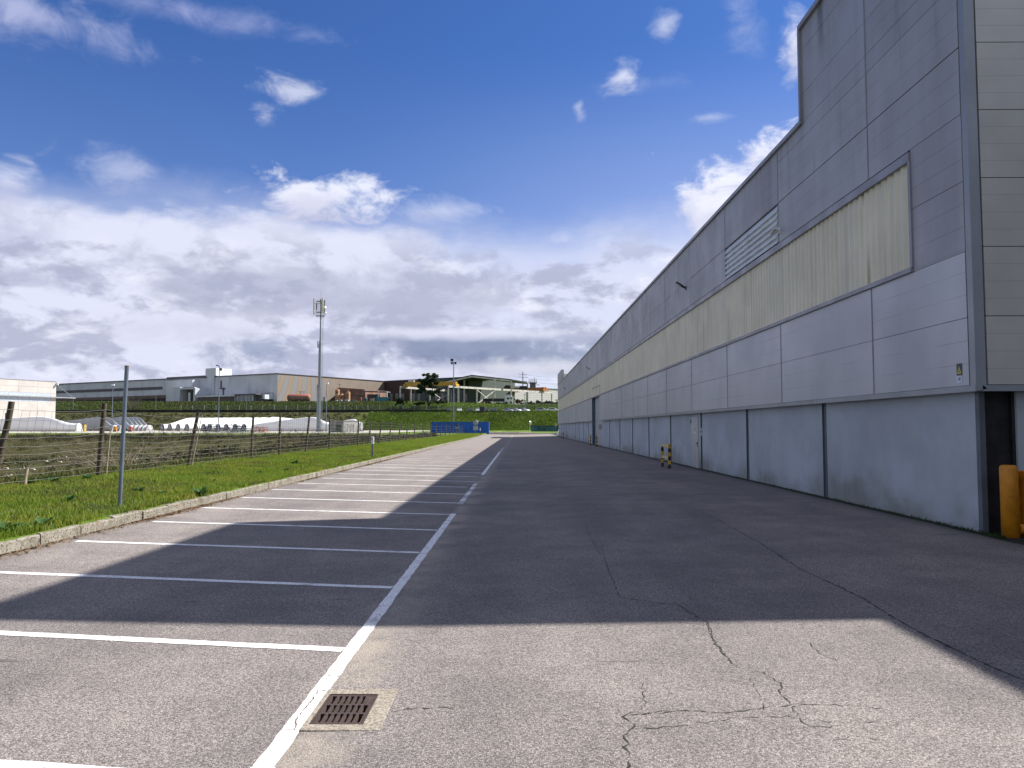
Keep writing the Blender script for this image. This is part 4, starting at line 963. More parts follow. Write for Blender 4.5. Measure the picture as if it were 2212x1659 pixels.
# dark low wall in front of the cars
m1 = MB(); m1.box(-400, -30, 0, .5, 0, 1.2).hexa([(-30, 0, 0), (60, 0, 0), (60, .5, 0), (-30, .5, 0), (-30, 0, .7), (60, 0, .45), (60, .5, .45), (-30, .5, .7)]); o = m1.build('roadside_wall', mat('dark roadside wall', (.012, .013, .018), .9, var=.3, scale=.5)); o.location = (0, 322.8, 7.85)
tag(o, 'long low dark wall along the upper road edge', 'wall')
m1 = MB(); m1.box(-1, 1, 0, .5, 0, 2.4); o = m1.build('dark_cabinet', mat('dark cabinet', (.05, .05, .055), .8)); o.location = (px(1041, 322), 321.8, 8.); tag(o, 'dark upright cabinet on the road edge between parked cars', 'cabinet')
# ================================================================ factory terrace
TZ = 13.45
LFW = mat('pale grey blue factory sheet', (.56, .60, .64), .6, 0, .06, .12, extra=lambda t, p, c: t.mix(t.m('MULTIPLY', t.ss(t.noise(t.map(p, (.3, .3, .06)), 1., 4, .7), .5, .75), .35), c, (.14, .15, .16)))
BRW = mat('brown sheet', (.14, .095, .075), .7, 0, .1, .2); GRW = mat('dark green sheet', (.10, .13, .105), .7, 0, .1, .2); DKR = mat('dark purple roof', (.12, .11, .13), .8); BRICK = mat('brown brick annex', (.14, .115, .095), .9)
WHS = mat('white painted sheet', (.62, .64, .67), .5, 0, .05, .3)
def stripes(t, p, c):
    x, y, z = t.xyz(p)
    s_ = t.m('ADD', t.m('MULTIPLY', t.m('ADD', x, 115), .537), t.m('MULTIPLY', t.m('SUBTRACT', y, 365), .844))
    u = t.m('SUBTRACT', s_, t.m('MULTIPLY', t.m('SUBTRACT', z, 20), t.m('ADD', .50, t.m('MULTIPLY', s_, -.026))))
    n = t.noise(p, .35, 3, .5)
    w_ = t.m('SINE', t.m('MULTIPLY', t.m('ADD', u, t.m('MULTIPLY', n, 1.4)), 1.0))
    a = t.m('MULTIPLY', t.ss(w_, .0, .8), t.ss(s_, 44, 26)); b = t.m('MULTIPLY', t.ss(w_, .2, -.5), t.ss(s_, 40, 24))
    c = t.mix(t.m('MULTIPLY', a, .7), c, (.27, .19, .13)); c = t.mix(t.m('MULTIPLY', b, .8), c, (.19, .205, .225))
    r = t.m('FRACT', t.m('DIVIDE', z, 1.0)); return t.mix(t.m('MULTIPLY', t.ss(r, .88, .97), .25), c, (.08, .07, .06))
STP = mat('faded striped brown cladding', (.20, .165, .13), .65, 0, .06, .2, extra=stripes)
class Face:
    """vertical wall plane through two ground points; boxes are given by picture columns/rows on that plane and depth out of it"""
    def __init__(s, A, B):
        s.A, s.B = Vector(A), Vector(B); s.u = (s.B-s.A).normalized(); s.n = Vector((s.u.y, -s.u.x))
        if s.n.dot(-s.A) < 0: s.n = -s.n
    def hit(s, x, y, out=0.):
        v = ray(x, y); a = s.A+s.n*out; t_ = a.dot(s.n)/(v.x*s.n.x+v.y*s.n.y); q = Vector((0, 0, EYE))+v*t_; return (Vector(q[:2])-a).dot(s.u), q.z
    def box(s, mb, x0, x1, y0, y1, o0, o1, base=None, org=None):
        sa, zt_ = s.hit(x0, y0, o1); sb, _ = s.hit(x1, y0, o1); _, zb_ = s.hit((x0+x1)/2, y1, o1)
        if base is not None: zb_ = base
        s.sbox(mb, sa, sb, o0, o1, zb_, zt_, org)
    def sbox(s, mb, sa, sb, o0, o1, z0, z1, org=None):
        P = [s.A+s.u*q+s.n*o_ for o_ in (o0, o1) for q in (sa, sb)]; P = [P[0], P[1], P[3], P[2]]
        o_ = Vector(org) if org else Vector((0, 0, 0))
        if (sb-sa)*1 < 0: P = [P[1], P[0], P[3], P[2]]
        mb.hexa([Vector((p.x, p.y, z0))-o_ for p in P]+[Vector((p.x, p.y, z1))-o_ for p in P])
CR = (px(597, 365), 365.); LE = (px(119, 455), 455.); RB = (px(829, 428), 428.)
ZR = zz(806, 365)
FG = Face(CR, LE); FS = Face(CR, RB); org = (CR[0], CR[1], TZ)
fac = thing('factory', 'long pale grey factory with chimney block and faded orange striped side on the terrace', 'factory', org)
def fb(mb, name, m_, par=None): return mb.build(name, m_, fac if par is None else par)
lenL = (Vector(LE)-Vector(CR)).length; lenR = (Vector(RB)-Vector(CR)).length
m1 = MB(); FG.sbox(m1, 0.02, lenL+30, -60, 0, TZ-1, ZR, org); fb(m1, 'grey_wall', LFW)
m1 = MB(); FS.sbox(m1, 0, lenR+1, -.3, .12, TZ-1, ZR+.05, org); fb(m1, 'striped_wall', STP)
m1 = MB(); FG.sbox(m1, -.3, lenL+30, .0, .4, ZR-.35, ZR+.1, org); FS.sbox(m1, -.3, lenR+.5, .12, .45, ZR-.15, ZR+.12, org); fb(m1, 'roof_edge', DKR)
m1 = MB(); FG.box(m1, 444, 466.5, 796, 812, -9, .8, None, org); FG.box(m1, 447, 462, 812, 861, 0, .8, TZ, org); fb(m1, 'chimney_block', LFW)
m1 = MB(); FG.box(m1, 470, 482, 838, 864, .0, 1.2, None, org) if False else None
m1 = MB(); FG.box(m1, 360, 444, 815, 818, .0, .6, None, org); fb(m1, 'roof_step', DKR)
m1 = MB(); FG.box(m1, 119, 358, 850, 851.5, .0, .3, None, org) if False else FG.box(m1, 119, 350, 844.5, 845.4, .0, .25, None, org); fb(m1, 'wall_seam', DKR)
m1 = MB(); FG.box(m1, 119, 360, 863, 900, .0, .5, TZ-1, org); fb(m1, 'dark_plinth', mat('dark plinth', (.05, .045, .05), .9))
m1 = MB(); FG.box(m1, 119, 362, 861, 863.5, .4, .8, None, org); fb(m1, 'ledge', BRW)
# gate house with a silo in its opening
m1 = MB(); FG.box(m1, 359, 388.5, 837.5, 900, 0, 9, TZ-1, org); FG.box(m1, 388.5, 420, 837.5, 841, 0, 9, None, org); FG.box(m1, 418, 422, 838, 900, 0, 9, TZ-1, org); fb(m1, 'gate_house', LFW)
m1 = MB(); FG.box(m1, 359, 416, 823, 837, 0, 4, None, org); fb(m1, 'white_hood', WHS)
m1 = MB(); FG.box(m1, 388.5, 420, 841, 868, .0, 1.0, TZ-1, org); fb(m1, 'opening', DKR)
s0, z0 = FG.hit(402, 843, 5); c0 = FG.A+FG.u*s0+FG.n*5; m1 = MB(); m1.tube([(c0.x-org[0], c0.y-org[1], -.5), (c0.x-org[0], c0.y-org[1], z0-TZ)], 1.9, 16); fb(m1, 'silo', mat('grey silo', (.3, .29, .27), .7))
s0, z0 = FG.hit(409, 848, 8); c0 = FG.A+FG.u*s0+FG.n*8; m1 = MB(); m1.box(c0.x-org[0]-.5, c0.x-org[0]+.5, c0.y-org[1], c0.y-org[1]+.5, -.2, z0-TZ); fb(m1, 'white_column', WHS)
# low annexes
m1 = MB(); FG.box(m1, 426.5, 503, 857, 870, 0, 9, TZ-1, org); FG.box(m1, 503, 510, 857, 870, 0, 8, TZ-1, org); fb(m1, 'brick_annex', BRICK)
m1 = MB(); FG.box(m1, 424, 505, 855, 857.2, 0, 9.6, None, org); fb(m1, 'annex_roof', LFW)
m1 = MB(); FG.box(m1, 433, 440, 859, 870, 8.9, 9.1, TZ-1, org); fb(m1, 'annex_door', DKR)
m1 = MB(); FG.box(m1, 492.5, 498, 857.5, 870, 8.9, 9.1, TZ-1, org); fb(m1, 'annex_door', DKR)
m1 = MB(); FG.box(m1, 503, 552, 851.5, 853, 0, 9, None, org); FG.box(m1, 548, 565, 853, 870, 0, 6, TZ-1, org); fb(m1, 'canopy', DKR)
m1 = MB(); FG.box(m1, 506, 546, 854, 870, 0, 8.2, TZ-1, org); gl = fb(m1, 'glazed_annex', mat('pale glazing', (.22, .25, .28), .3))
for k in range(6):
    m1 = MB(); FG.box(m1, 506+k*8-.4, 506+k*8+.4, 853, 870, 8.2, 8.5, TZ-1, org); fb(m1, 'mullion', WHS, gl)
m1 = MB(); FG.box(m1, 552, 572, 852.5, 862, 0, 5.5, None, org); fb(m1, 'low_annex', LFW)
m1 = MB(); FG.box(m1, 572.5, 590, 849, 867, 0, .25, None, org); fb(m1, 'loading_door', mat('loading door black', (.02, .02, .022), .8))
m1 = MB(); FG.box(m1, 574, 590, 850, 857, .25, .4, None, org); fb(m1, 'shutter', LFW)
m1 = MB(); FG.box(m1, 473, 482, 838, 840, 0, 1.4, None, org); FG.box(m1, 481, 482, 840, 858, 0, .5, None, org); FG.box(m1, 476, 477.5, 822, 838, 0, .5, None, org); fb(m1, 'flue', DKR)
# rear dark wing
FD = Face(RB, (px(1012, 392), 392.)); lenD = (Vector((px(1012, 392), 392.))-Vector(RB)).length; lb = FD.hit(895, 860)[0]
wg = thing('factory_wing', 'dark brown and green factory wing behind the gantry crane with pale window panels', 'factory', (RB[0], RB[1], TZ)); orw = (RB[0], RB[1], TZ)
ZD = zz(823.5, 428)
m1 = MB(); FD.sbox(m1, .3, lb, -40, 0, TZ-1, ZD, orw); m1.build('brown_wall', mat('very dark brown sheet', (.055, .035, .03), .8), wg)
m1 = MB(); FD.sbox(m1, lb, lenD, -40, 0, TZ-1, ZD, orw); m1.build('green_wall', mat('dark grey green sheet', (.07, .095, .085), .8), wg)
m1 = MB(); FD.sbox(m1, 0, lenD, 0, .3, ZD-.2, ZD+.25, orw); m1.build('roof_edge', DKR, wg)
WP = mat('pale window panel', (.21, .22, .22), .5)
for x in (845, 857, 869.5, 893, 905, 930, 943, 956, 968, 981, 1006):
    m1 = MB(); FD.box(m1, x-3, x+3, 850, 866, 0, .15, None, orw); m1.build('window', WP, wg)
# brown annex on the striped side
an = thing('brown_annex', 'rusty brown box building beside the rusty silos', 'building', (px(729, 378), 378, TZ)); W_ = px(785, 378)-px(729, 378)
m1 = MB(); m1.hexa([(0, 0, -1), (W_, 2, -1), (W_+8, 22, -1), (-3, 24, -1), (0, 0, 7.9), (W_, 2, 7.1), (W_+8, 22, 7.1), (-3, 24, 7.9)]); m1.build('wall', mat('rusty brown cladding', (.22, .12, .085), .75, var=.2, scale=.5), an)
m1 = MB(); m1.beam((0, -.1, 4.2), (W_, 1.9, 3.9), .2, .15); m1.build('seam', DKR, an)
RST = mat('rusty cream silo', (.42, .25, .13), .7, scale=.6, col2=(.24, .10, .05)); 
for x, yt, r_, lab in ((728, 841, 1.08, 'tallest rusty cream silo, left of three'), (737.5, 851, .95, 'short rusty silo between two taller ones'), (751, 846, 1.05, 'rusty orange silo right of the short one')):
    Yq = 366; t_ = thing('silo', lab, 'silo', (px(x, Yq), Yq, TZ), 0, 'rusty silos'); h = zz(yt, Yq)-TZ
    m1 = MB(); m1.lathe([(r_, 0), (r_, h-.5), (r_*.9, h-.2), (r_*.4, h), (.01, h+.05)], n=18); m1.build('tank', RST, t_)
    m1 = MB(); m1.box(-.45, .45, -r_-.05, -r_+.3, h-1.9, h-1.2); m1.build('hatch', BLK, t_)
    m1 = MB(); m1.tube([(0, 0, h), (0, 0, h+.5)], .35, 8); m1.build('vent', RST, t_)
t_ = thing('storage_tank', 'large rusty horizontal tank with faded red top on the terrace', 'tank', (px(645, 354), 354, TZ-.3)); L = 5.
M_ = Matrix.Translation((0, 0, 2.2)) @ Matrix.Rotation(R(90), 4, 'Y')
m1 = MB(); m1.lathe([(.01, -L-.35), (.9, -L-.3), (1.45, -L), (1.65, -L+.4), (1.65, L-.4), (1.45, L), (.9, L+.3), (.01, L+.35)], n=24, M=M_)
m1.build('shell', mat('rust and faded red', (.26, .17, .13), .8, scale=.7, col2=(.12, .07, .05), extra=lambda t, p, c: t.mix(t.ss(t.xyz(p)[2], TZ+2.4, TZ+3.1), c, (.36, .10, .08))), t_)
for x in (-3.5, 0, 3.2):
    m1 = MB(); m1.box(x-.2, x+.2, -1.2, 1.2, 0, .9); m1.build('saddle', CONC, t_)
m1 = MB(); m1.beam((.5, 0, 3.8), (.5, 0, 5), .15, .15).beam((2.2, 0, 3.8), (2.2, 0, 5), .12, .12).beam((-.5, 0, 5), (3, 0, 5), .12, .12); m1.build('pipe_rail', BLK, t_)
# canopy, teal container, bins
t_ = thing('steel_canopy', 'open dark canopy on pale posts over the teal container', 'canopy', (px(786, 368), 368, TZ)); W_ = px(836, 368)-px(786, 368)
m1 = MB(); m1.hexa([(0, 0, 5.3), (W_, 0, 5.0), (W_, 9, 5.2), (0, 9, 5.5), (0, 0, 5.8), (W_, 0, 5.5), (W_, 9, 5.7), (0, 9, 6.0)]); m1.build('roof', DKR, t_)
for x in (0.2, W_*.62, W_-.2):
    m1 = MB(); m1.box(x-.25, x+.25, -.2, .3, -.5, 5.6); m1.build('post', WHS if x > 1 else DKR, t_)
m1 = MB(); m1.box(0, W_*.55, 7, 8, -.5, 4.4); m1.build('rear_wall', DKR, t_)
container('teal container with white marks under the open canopy', px(811.5, 358), px(836.5, 358), 358, mat('teal container paint', (.02, .18, .22), .5), TZ-.4, 2.8)
r = random.Random(5)
for x, wd, h_, c, nm, lab in ((700, 6, 2.6, (.4, .4, .4), 'white_van', 'pale covered trailer left of the rusty silos'), (725, 5, 1.2, (.5, .52, .54), 'waste_bin', 'pale waste bin at the foot of the tallest silo'), (734, 6, 1.3, (.35, .42, .44), 'waste_bin', 'grey green waste bin below the short silo'),
                        (748, 8, 1.5, (.5, .55, .56), 'waste_bin', 'long pale waste bin below the orange silo'), (764, 9, 1.2, (.25, .3, .3), 'waste_bin', 'grey open bin beside the brown crate'), (777, 5, 2.4, (.24, .08, .05), 'brown_crate', 'rust red crate at the terrace edge'),
                        (788, 7, 2.0, (.04, .1, .12), 'waste_bin', 'dark teal bin left of the tan crates'), (803, 8, 1.9, (.36, .29, .20), 'wooden_crate', 'tan wooden crates under the canopy edge')):
    Yq = 357; t_ = thing(nm, lab, 'bin' if 'bin' in nm else nm.split('_')[1] if nm != 'white_van' else 'trailer', (px(x, Yq), Yq, TZ-.3)); w2 = wd*Yq/F/2; mm_ = mat('paint '+lab[:14], c, .6, var=.2)
    m1 = MB(); m1.hexa([(-w2*.9, 0, 0), (w2*.9, 0, 0), (w2*.9, 1.4, 0), (-w2*.9, 1.4, 0), (-w2, -.1, h_), (w2, -.1, h_), (w2, 1.5, h_), (-w2, 1.5, h_)]); m1.build('body', mm_, t_)
    m1 = MB(); m1.box(-w2*1.04, w2*1.04, -.16, 1.55, h_, h_+.12); m1.build('rim', GREYC, t_)

# gantry crane hall
STW = mat('off white structural steel', (.52, .50, .46), .6, 0, .15, .5); YCR = mat('yellow crane paint', (.52, .31, .025), .5); OCR = mat('orange rusty crane paint', (.42, .16, .05), .6)
NA, NB = Vector((px(968, 352), 352)), Vector((px(1192, 416), 416)); FA, FB_ = Vector((px(864, 360), 360)), Vector((px(1097, 451), 451)); zr = zz(832.5, 352)
def runway(lab, A_, B_, cols, brace=None, z_=zr):
    t_ = thing('crane_runway', lab, 'crane runway', (A_.x, A_.y, TZ-.3)); O_ = Vector((A_.x, A_.y, TZ-.3)); fc = Face(A_, B_)
    m1 = MB(); m1.beam(Vector((*A_, z_-.5))-O_, Vector((*B_, z_-.5))-O_, .6, .9); m1.build('beam', STW, t_)
    m1 = MB(); m1.beam(Vector((*A_, z_+.02))-O_, Vector((*B_, z_+.02))-O_, .25, .14); m1.build('rail', DKR, t_)
    pts = []
    for x in cols:
        s_ = fc.hit(x, 860)[0]; p = A_+fc.u*s_; pts.append(p); m1 = MB(); m1.beam(Vector((*p, TZ-2.2))-O_, Vector((*p, z_-.9))-O_, .62, .62); m1.build('column', STW, t_)
    if brace:
        for i_, j_ in brace:
            for a, b in ((TZ-.6, z_-1.2), (z_-1.2, TZ-.6)): m1 = MB(); m1.beam(Vector((*pts[i_], a))-O_, Vector((*pts[j_], b))-O_, .35, .35); m1.build('brace', STW, t_)
    return t_
runway('white near crane runway with crossed bracing in front of the open shed', NA, NB, (968, 989.5, 1030, 1068.5, 1105, 1137.5, 1170.5, 1191.5), [(2, 3)])
runway('white rear crane runway running behind the pine tree', FA, FB_, (864.5, 887, 928.5, 975, 1003.5, 1038.5, 1072.5), [(2, 3)], zz(834, 360))
def bridge(lab, A_, B_, m_, h_=1.9):
    A_, B_ = Vector(A_), Vector(B_); t_ = thing('overhead_crane', lab, 'crane', A_); d = B_-A_
    m1 = MB(); m1.beam((0, 0, h_/2), d+Vector((0, 0, h_/2)), .8, h_); m1.build('girder', m_, t_)
    nrm = Vector((-d.y, d.x, 0)).normalized()
    m1 = MB(); m1.beam(nrm*1.6+Vector((0, 0, h_/2)), d+nrm*1.6+Vector((0, 0, h_/2)), .8, h_); m1.build('girder', m_, t_)
    for q in (Vector((0, 0, 0)), d):
        m1 = MB(); m1.beam(q-nrm*1.5+Vector((0, 0, .4)), q+nrm*3.2+Vector((0, 0, .4)), .9, .9); m1.build('end_carriage', m_, t_)
    m1 = MB(); q = d*.12; m1.box(q.x-1.3, q.x+1.3, q.y-1, q.y+2, h_, h_+1.1); m1.tube([(q.x+1.6, q.y, h_), (q.x+1.6, q.y, h_+1.8)], .15, 6); m1.build('trolley', STW, t_)
bridge('yellow overhead crane spanning the runways behind the pine tree', (FA.x+2.0, FA.y+2, zr+.1), (NA.x+3.2, NA.y+4., zr+.1), YCR)
bridge('orange overhead crane on the right part of the runway', (px(1108, 405), 422, zr+.15), (px(1176, 408), 408, zr+.1), OCR, 2.0)
for x, yt in ((1102, 828), (1092, 830), (1122, 829), (1132, 830)) and ((1094, 829), (1131, 829)):
    pass
t_ = thing('crane_trolley', 'dark winch trolley on the crane runway right of the open shed', 'trolley', (px(1131, 400), 400, zr+.2)); m1 = MB(); m1.box(-2.4, 2.2, -.5, 1.5, .2, 1.5); m1.build('body', BLK, t_); m1 = MB(); m1.box(-2, 1.8, -.4, 1.4, 1.5, 2.1); m1.build('drum', IRON, t_)
t_ = thing('crane_trolley', 'dark winch trolley on the runway inside the open shed', 'trolley', (px(1098, 392), 392, zr+.2)); m1 = MB(); m1.box(-2.2, 2., -.5, 1.5, .2, 1.4); m1.build('body', BLK, t_); m1 = MB(); m1.box(-1.6, 1.4, -.4, 1.4, 1.4, 2.); m1.build('drum', IRON, t_)
# open shed
sh = thing('open_shed', 'open gabled steel shed roof high above the crane runway', 'shed', (px(963, 375), 375, TZ)); O_ = Vector((px(963, 375), 375, TZ))
pl, pa, pr = at(963.5, 824, 375)-O_, at(1019, 812, 378)-O_, at(1106, 821.5, 384)-O_; bk = Vector((8, 24, 0))
m1 = MB()
th = Vector((0, 0, .55))
m1.hexa([pl, pa, pa+bk, pl+bk, pl+th, pa+th, pa+bk+th, pl+bk+th]); m1.hexa([pa, pr, pr+bk, pa+bk, pa+th, pr+th, pr+bk+th, pa+bk+th]); m1.build('roof', mat('near black shed roof', (.03, .03, .04), .9), sh)
m1 = MB(); m1.hexa([pl+Vector((0, 0, -3.4)), pl+Vector((.3, 0, -3.4)), pl+bk+Vector((.3, 0, -3.0)), pl+bk+Vector((0, 0, -3.0)), pl, pl+Vector((.3, 0, 0)), pl+bk+Vector((.3, 0, 0)), pl+bk]); m1.build('side_sheeting', mat('black side sheeting', (.02, .02, .028), .9), sh)
m1 = MB(); m1.beam(pl-th*.6, pa-th*.6, .4, .7).beam(pa-th*.6, pr-th*.6, .4, .7); m1.build('rafter', STW, sh)
m1 = MB(); m1.beam(pl+bk-th*.6, pa+bk-th*.6, .4, .7).beam(pa+bk-th*.6, pr+bk-th*.6, .4, .7); m1.build('rafter', STW, sh)
for q in (at(1068.5, 830, 380)-O_, pr-Vector((.4, 0, 0)), at(1003, 830, 385)-O_, pl+bk, pr+bk):
    m1 = MB(); ztop = pr.z if q.x > 25 else pl.z+1.5; m1.beam((q.x, q.y, -.5), (q.x, q.y, ztop), .75, .75); m1.build('column', STW, sh)
# buildings behind
def block(name, lab, x0, x1, Y, yt, m_, depth=20, z0=TZ-1, skew=0, ridge=None, parts=()):
    a = px(x0, Y); b = px(x1, Y+skew); zt_ = zz(yt, Y); t_ = thing(name, lab, 'building', (a, Y, z0)); h = zt_-z0; W_ = b-a; h2 = h if ridge is None else zz(ridge, Y+skew)-z0
    m1 = MB(); m1.hexa([(0, 0, 0), (W_, skew, 0), (W_, skew+depth, 0), (0, depth, 0), (0, 0, h), (W_, skew, h2), (W_, skew+depth, h2), (0, depth, h)]); m1.build('wall', m_, t_)
    m1 = MB(); e = .25; m1.hexa([(-e, -e, h), (W_+e, skew-e, h2), (W_+e, skew+depth, h2), (-e, depth, h), (-e, -e, h+.3), (W_+e, skew-e, h2+.3), (W_+e, skew+depth, h2+.3), (-e, depth, h+.3)]); m1.build('roof', DKR, t_)
    for (pn, u0, u1, v0, v1, pm) in parts:
        m1 = MB(); sk = skew/W_ if W_ else 0; m1.hexa([(W_*u0, sk*W_*u0-.12, h*v0), (W_*u1, sk*W_*u1-.12, h*v0), (W_*u1, sk*W_*u1+.1, h*v0), (W_*u0, sk*W_*u0+.1, h*v0), (W_*u0, sk*W_*u0-.12, h*v1), (W_*u1, sk*W_*u1-.12, h*v1), (W_*u1, sk*W_*u1+.1, h*v1), (W_*u0, sk*W_*u0+.1, h*v1)]); m1.build(pn, pm, t_)
    return t_
GRP = mat('pale green grey shed panel', (.17, .235, .165), .6); GRY = mat('mid grey shed panel', (.42, .43, .43), .6); OLV = mat('olive door', (.20, .20, .10), .6); CRG = mat('pale grey corrugated wall', (.74, .72, .73), .6, extra=lambda t, p, c: t.mix(t.m('MULTIPLY', t.ss(t.m('ABSOLUTE', t.m('SUBTRACT', t.m('FRACT', t.m('DIVIDE', t.xyz(p)[2], 1.1)), .5)), .38, .46), .5), c, (.15, .15, .16)))
block('rear_shed', 'green and grey translucent shed behind the open crane hall', 1000, 1100, 470, 825, GRY, 20, skew=15, ridge=829, parts=(('green_panel', 0, .38, .3, .99, GRP),))
block('low_workshop', 'low workshop with olive and grey doors under the shed', 1003, 1102, 440, 845, BRW, 12, skew=8, ridge=849, parts=(('door', .02, .12, .1, .72, DKR), ('door', .16, .56, .1, .75, OLV), ('door', .60, .98, .1, .82, GRY)))
block('corrugated_warehouse', 'pale corrugated warehouse with roller door right of the shed', 1106, 1250, 425, 837, CRG, 30, skew=30, ridge=843, parts=(('roller_door', .22, .30, .1, .42, WHS),))
t_ = thing('control_tower', 'grey square tower with railing behind the orange crane', 'tower', (px(1151, 480), 480, TZ)); h = zz(828, 480)-TZ
m1 = MB(); m1.box(-1.8, 1.8, -1.8, 1.8, 0, h); m1.build('shaft', mat('grey tower', (.14, .14, .15), .8), t_); m1 = MB(); m1.box(-2.6, 2.6, -2.6, 2.6, h, h+.5); m1.build('platform', DKR, t_)
m1 = MB()
for q in range(5):
    for s_ in (-2.5, 2.5): m1.box(-2.5+q*1.25-.05, -2.5+q*1.25+.05, s_-.05, s_+.05, h+.5, h+2.2)
for z in (1.3, 2.2): m1.box(-2.5, 2.5, -2.55, -2.45, h+z, h+z+.1); m1.box(-2.5, 2.5, 2.45, 2.55, h+z, h+z+.1)
m1.tube([(1, 0, h), (1, 0, h+4)], .1, 5); m1.box(2, 4, -.5, .5, h-3, h-2.7); m1.box(2, 4.2, -.5, .5, h-1.2, h-.9); m1.build('railing', DKR, t_)
py = thing('power_pylon', 'tall dark lattice power pole with cross arms behind the crane', 'pylon', (px(1129.5, 470), 470, TZ)); h = zz(803, 470)-TZ
m1 = MB(); m1.tube([(0, 0, 0), (0, 0, h)], .5, 6, r1=.25); m1.build('pole', WOODP, py)
for k, (w_, z) in enumerate(((2., -1.5), (2.6, -3.3), (2.2, -5.6), (1.8, -9), (1.6, -10.5))):
    m1 = MB(); m1.beam((-w_, 0, h+z), (w_, 0, h+z-.3), .18, .18); m1.beam((-w_, 0, h+z+.4), (-w_, 0, h+z-.6), .12, .12).beam((w_, 0, h+z+.4), (w_, 0, h+z-.6), .12, .12); m1.build('cross_arm', WOODP, py)
# power lines
t_ = thing('power_line', 'thin dark power wires running right from the pylon', 'power line', (px(1129.5, 470), 470, TZ)); m1 = MB()
for z in (-1.5, -3.3, -5.6, -14, -16):
    m1.tube([(2, 0, h+z-.4), (14, 0, h+z-1.8), (32, 0, h+z-2.2)], .05, 3, cap=False)
m1.build('wire', WOODP, t_)
# long low black wall / trailer and lorry
lo = thing('lorry', 'white lorry cab with dark flatbed trailer parked on the terrace', 'lorry', (px(1099, 356), 356, TZ-.75), R(0))
m1 = MB(); m1.prism([(-2.0, .5), (1.7, .5), (1.9, 1.6), (1.8, 2.4), (1.3, 3.6), (-1.7, 3.9), (-2.0, 3.0)], 0, 2.5); o = m1.build('cab', WHS, lo); o.modifiers.new('b', 'BEVEL').width = .12
m1 = MB(); m1.prism([(-.9, 2.0), (.3, 2.0), (.3, 2.8), (-.9, 2.8)], -.05, .02); m1.build('side_window', BLK, lo)
m1 = MB(); m1.prism([(.9, 2.05), (1.84, 2.05), (1.45, 3.05), (.8, 3.05)], -.05, .02); m1.build('windscreen', mat('dark screen', (.06, .07, .09), .2), lo)
m1 = MB(); m1.box(-1.6, 1.2, -.05, 2.4, 3.75, 4.1); m1.build('roof_fairing', WHS, lo)
m1 = MB(); m1.box(-12, -2, .2, 2.4, 1.0, 1.5).box(-12, -1.9, .25, 2.3, 1.5, 2.4); m1.build('trailer', mat('black trailer', (.015, .013, .02), .7), lo)
for x in (-10.5, -9.2, -1.2, 1.0):
    m1 = MB(); m1.lathe([(.01, -.15), (.35, -.15), (.5, -.13), (.5, .13), (.01, .15)], (x, .1, .5), 16, Matrix.Rotation(R(90), 4, 'X')); m1.build('wheel', BLK, lo)
t_ = thing('scrap_heap', 'dark reddish heap of scrap and equipment under the crane', 'scrap heap', (px(1015, 400), 400, TZ-.3)); r = random.Random(9)
for nm, mm_, n in (('dark_scrap', mat('dark maroon scrap', (.045, .018, .02), .9), 46), ('orange_scrap', OCR, 7)):
    m1 = MB()
    for k in range(n):
        x = r.uniform(-10, 18) if nm[0] == 'd' else r.uniform(3.5, 8); m1.beam((x, r.uniform(0, 3), r.uniform(0, 1.4)), (x+r.uniform(.8, 3), r.uniform(0, 3), r.uniform(.2, 2.1)), r.uniform(.3, 1.0), r.uniform(.3, 1.1))
    m1.build(nm, mm_, t_)
# terrace fence
tf = thing('chain_fence', 'long chain link fence with concrete posts below the terrace', 'fence', (-140, 340.5, 9.)); FP = mat('pale fence post', (.33, .33, .31), .8)
for k, x in enumerate(np.arange(-150, 6, 5.2)):
    X_ = float(x); m1 = MB(); m1.box(X_-.1+140, X_+.1+140, -.1, .1, -.3, 2.5); m1.build('post', FP, tf)
CLK = bpy.data.materials.new('chain link'); CLK.use_nodes = True; t = NT(CLK.node_tree)
b = t.n('ShaderNodeBsdfDiffuse'); b.inputs[0].default_value = (.15, .17, .15, 1); tr = t.n('ShaderNodeBsdfTransparent'); mx = t.n('ShaderNodeMixShader'); mx.inputs[0].default_value = .22
t.put(mx.inputs[1], tr.outputs[0]); t.put(mx.inputs[2], b.outputs[0]); t.put(t.n('ShaderNodeOutputMaterial').inputs[0], mx.outputs[0])
m1 = MB(); m1.box(-10, 146, -.01, .01, 0, 2.3); m1.build('mesh', CLK, tf)
tf2 = copy_tree(tf); tf2.location = (8, 345.5, 10.2); tag(tf2, 'second stretch of chain link fence right of the round tree', 'fence')
for c_ in list(tf2.children):
    if c_.name.startswith('post') and c_.data.vertices[0].co.x > 30 or (c_.name.startswith('mesh')): bpy.data.objects.remove(c_)
m1 = MB(); m1.box(-10, 34, -.01, .01, 0, 2.3); m1.build('mesh', CLK, tf2)

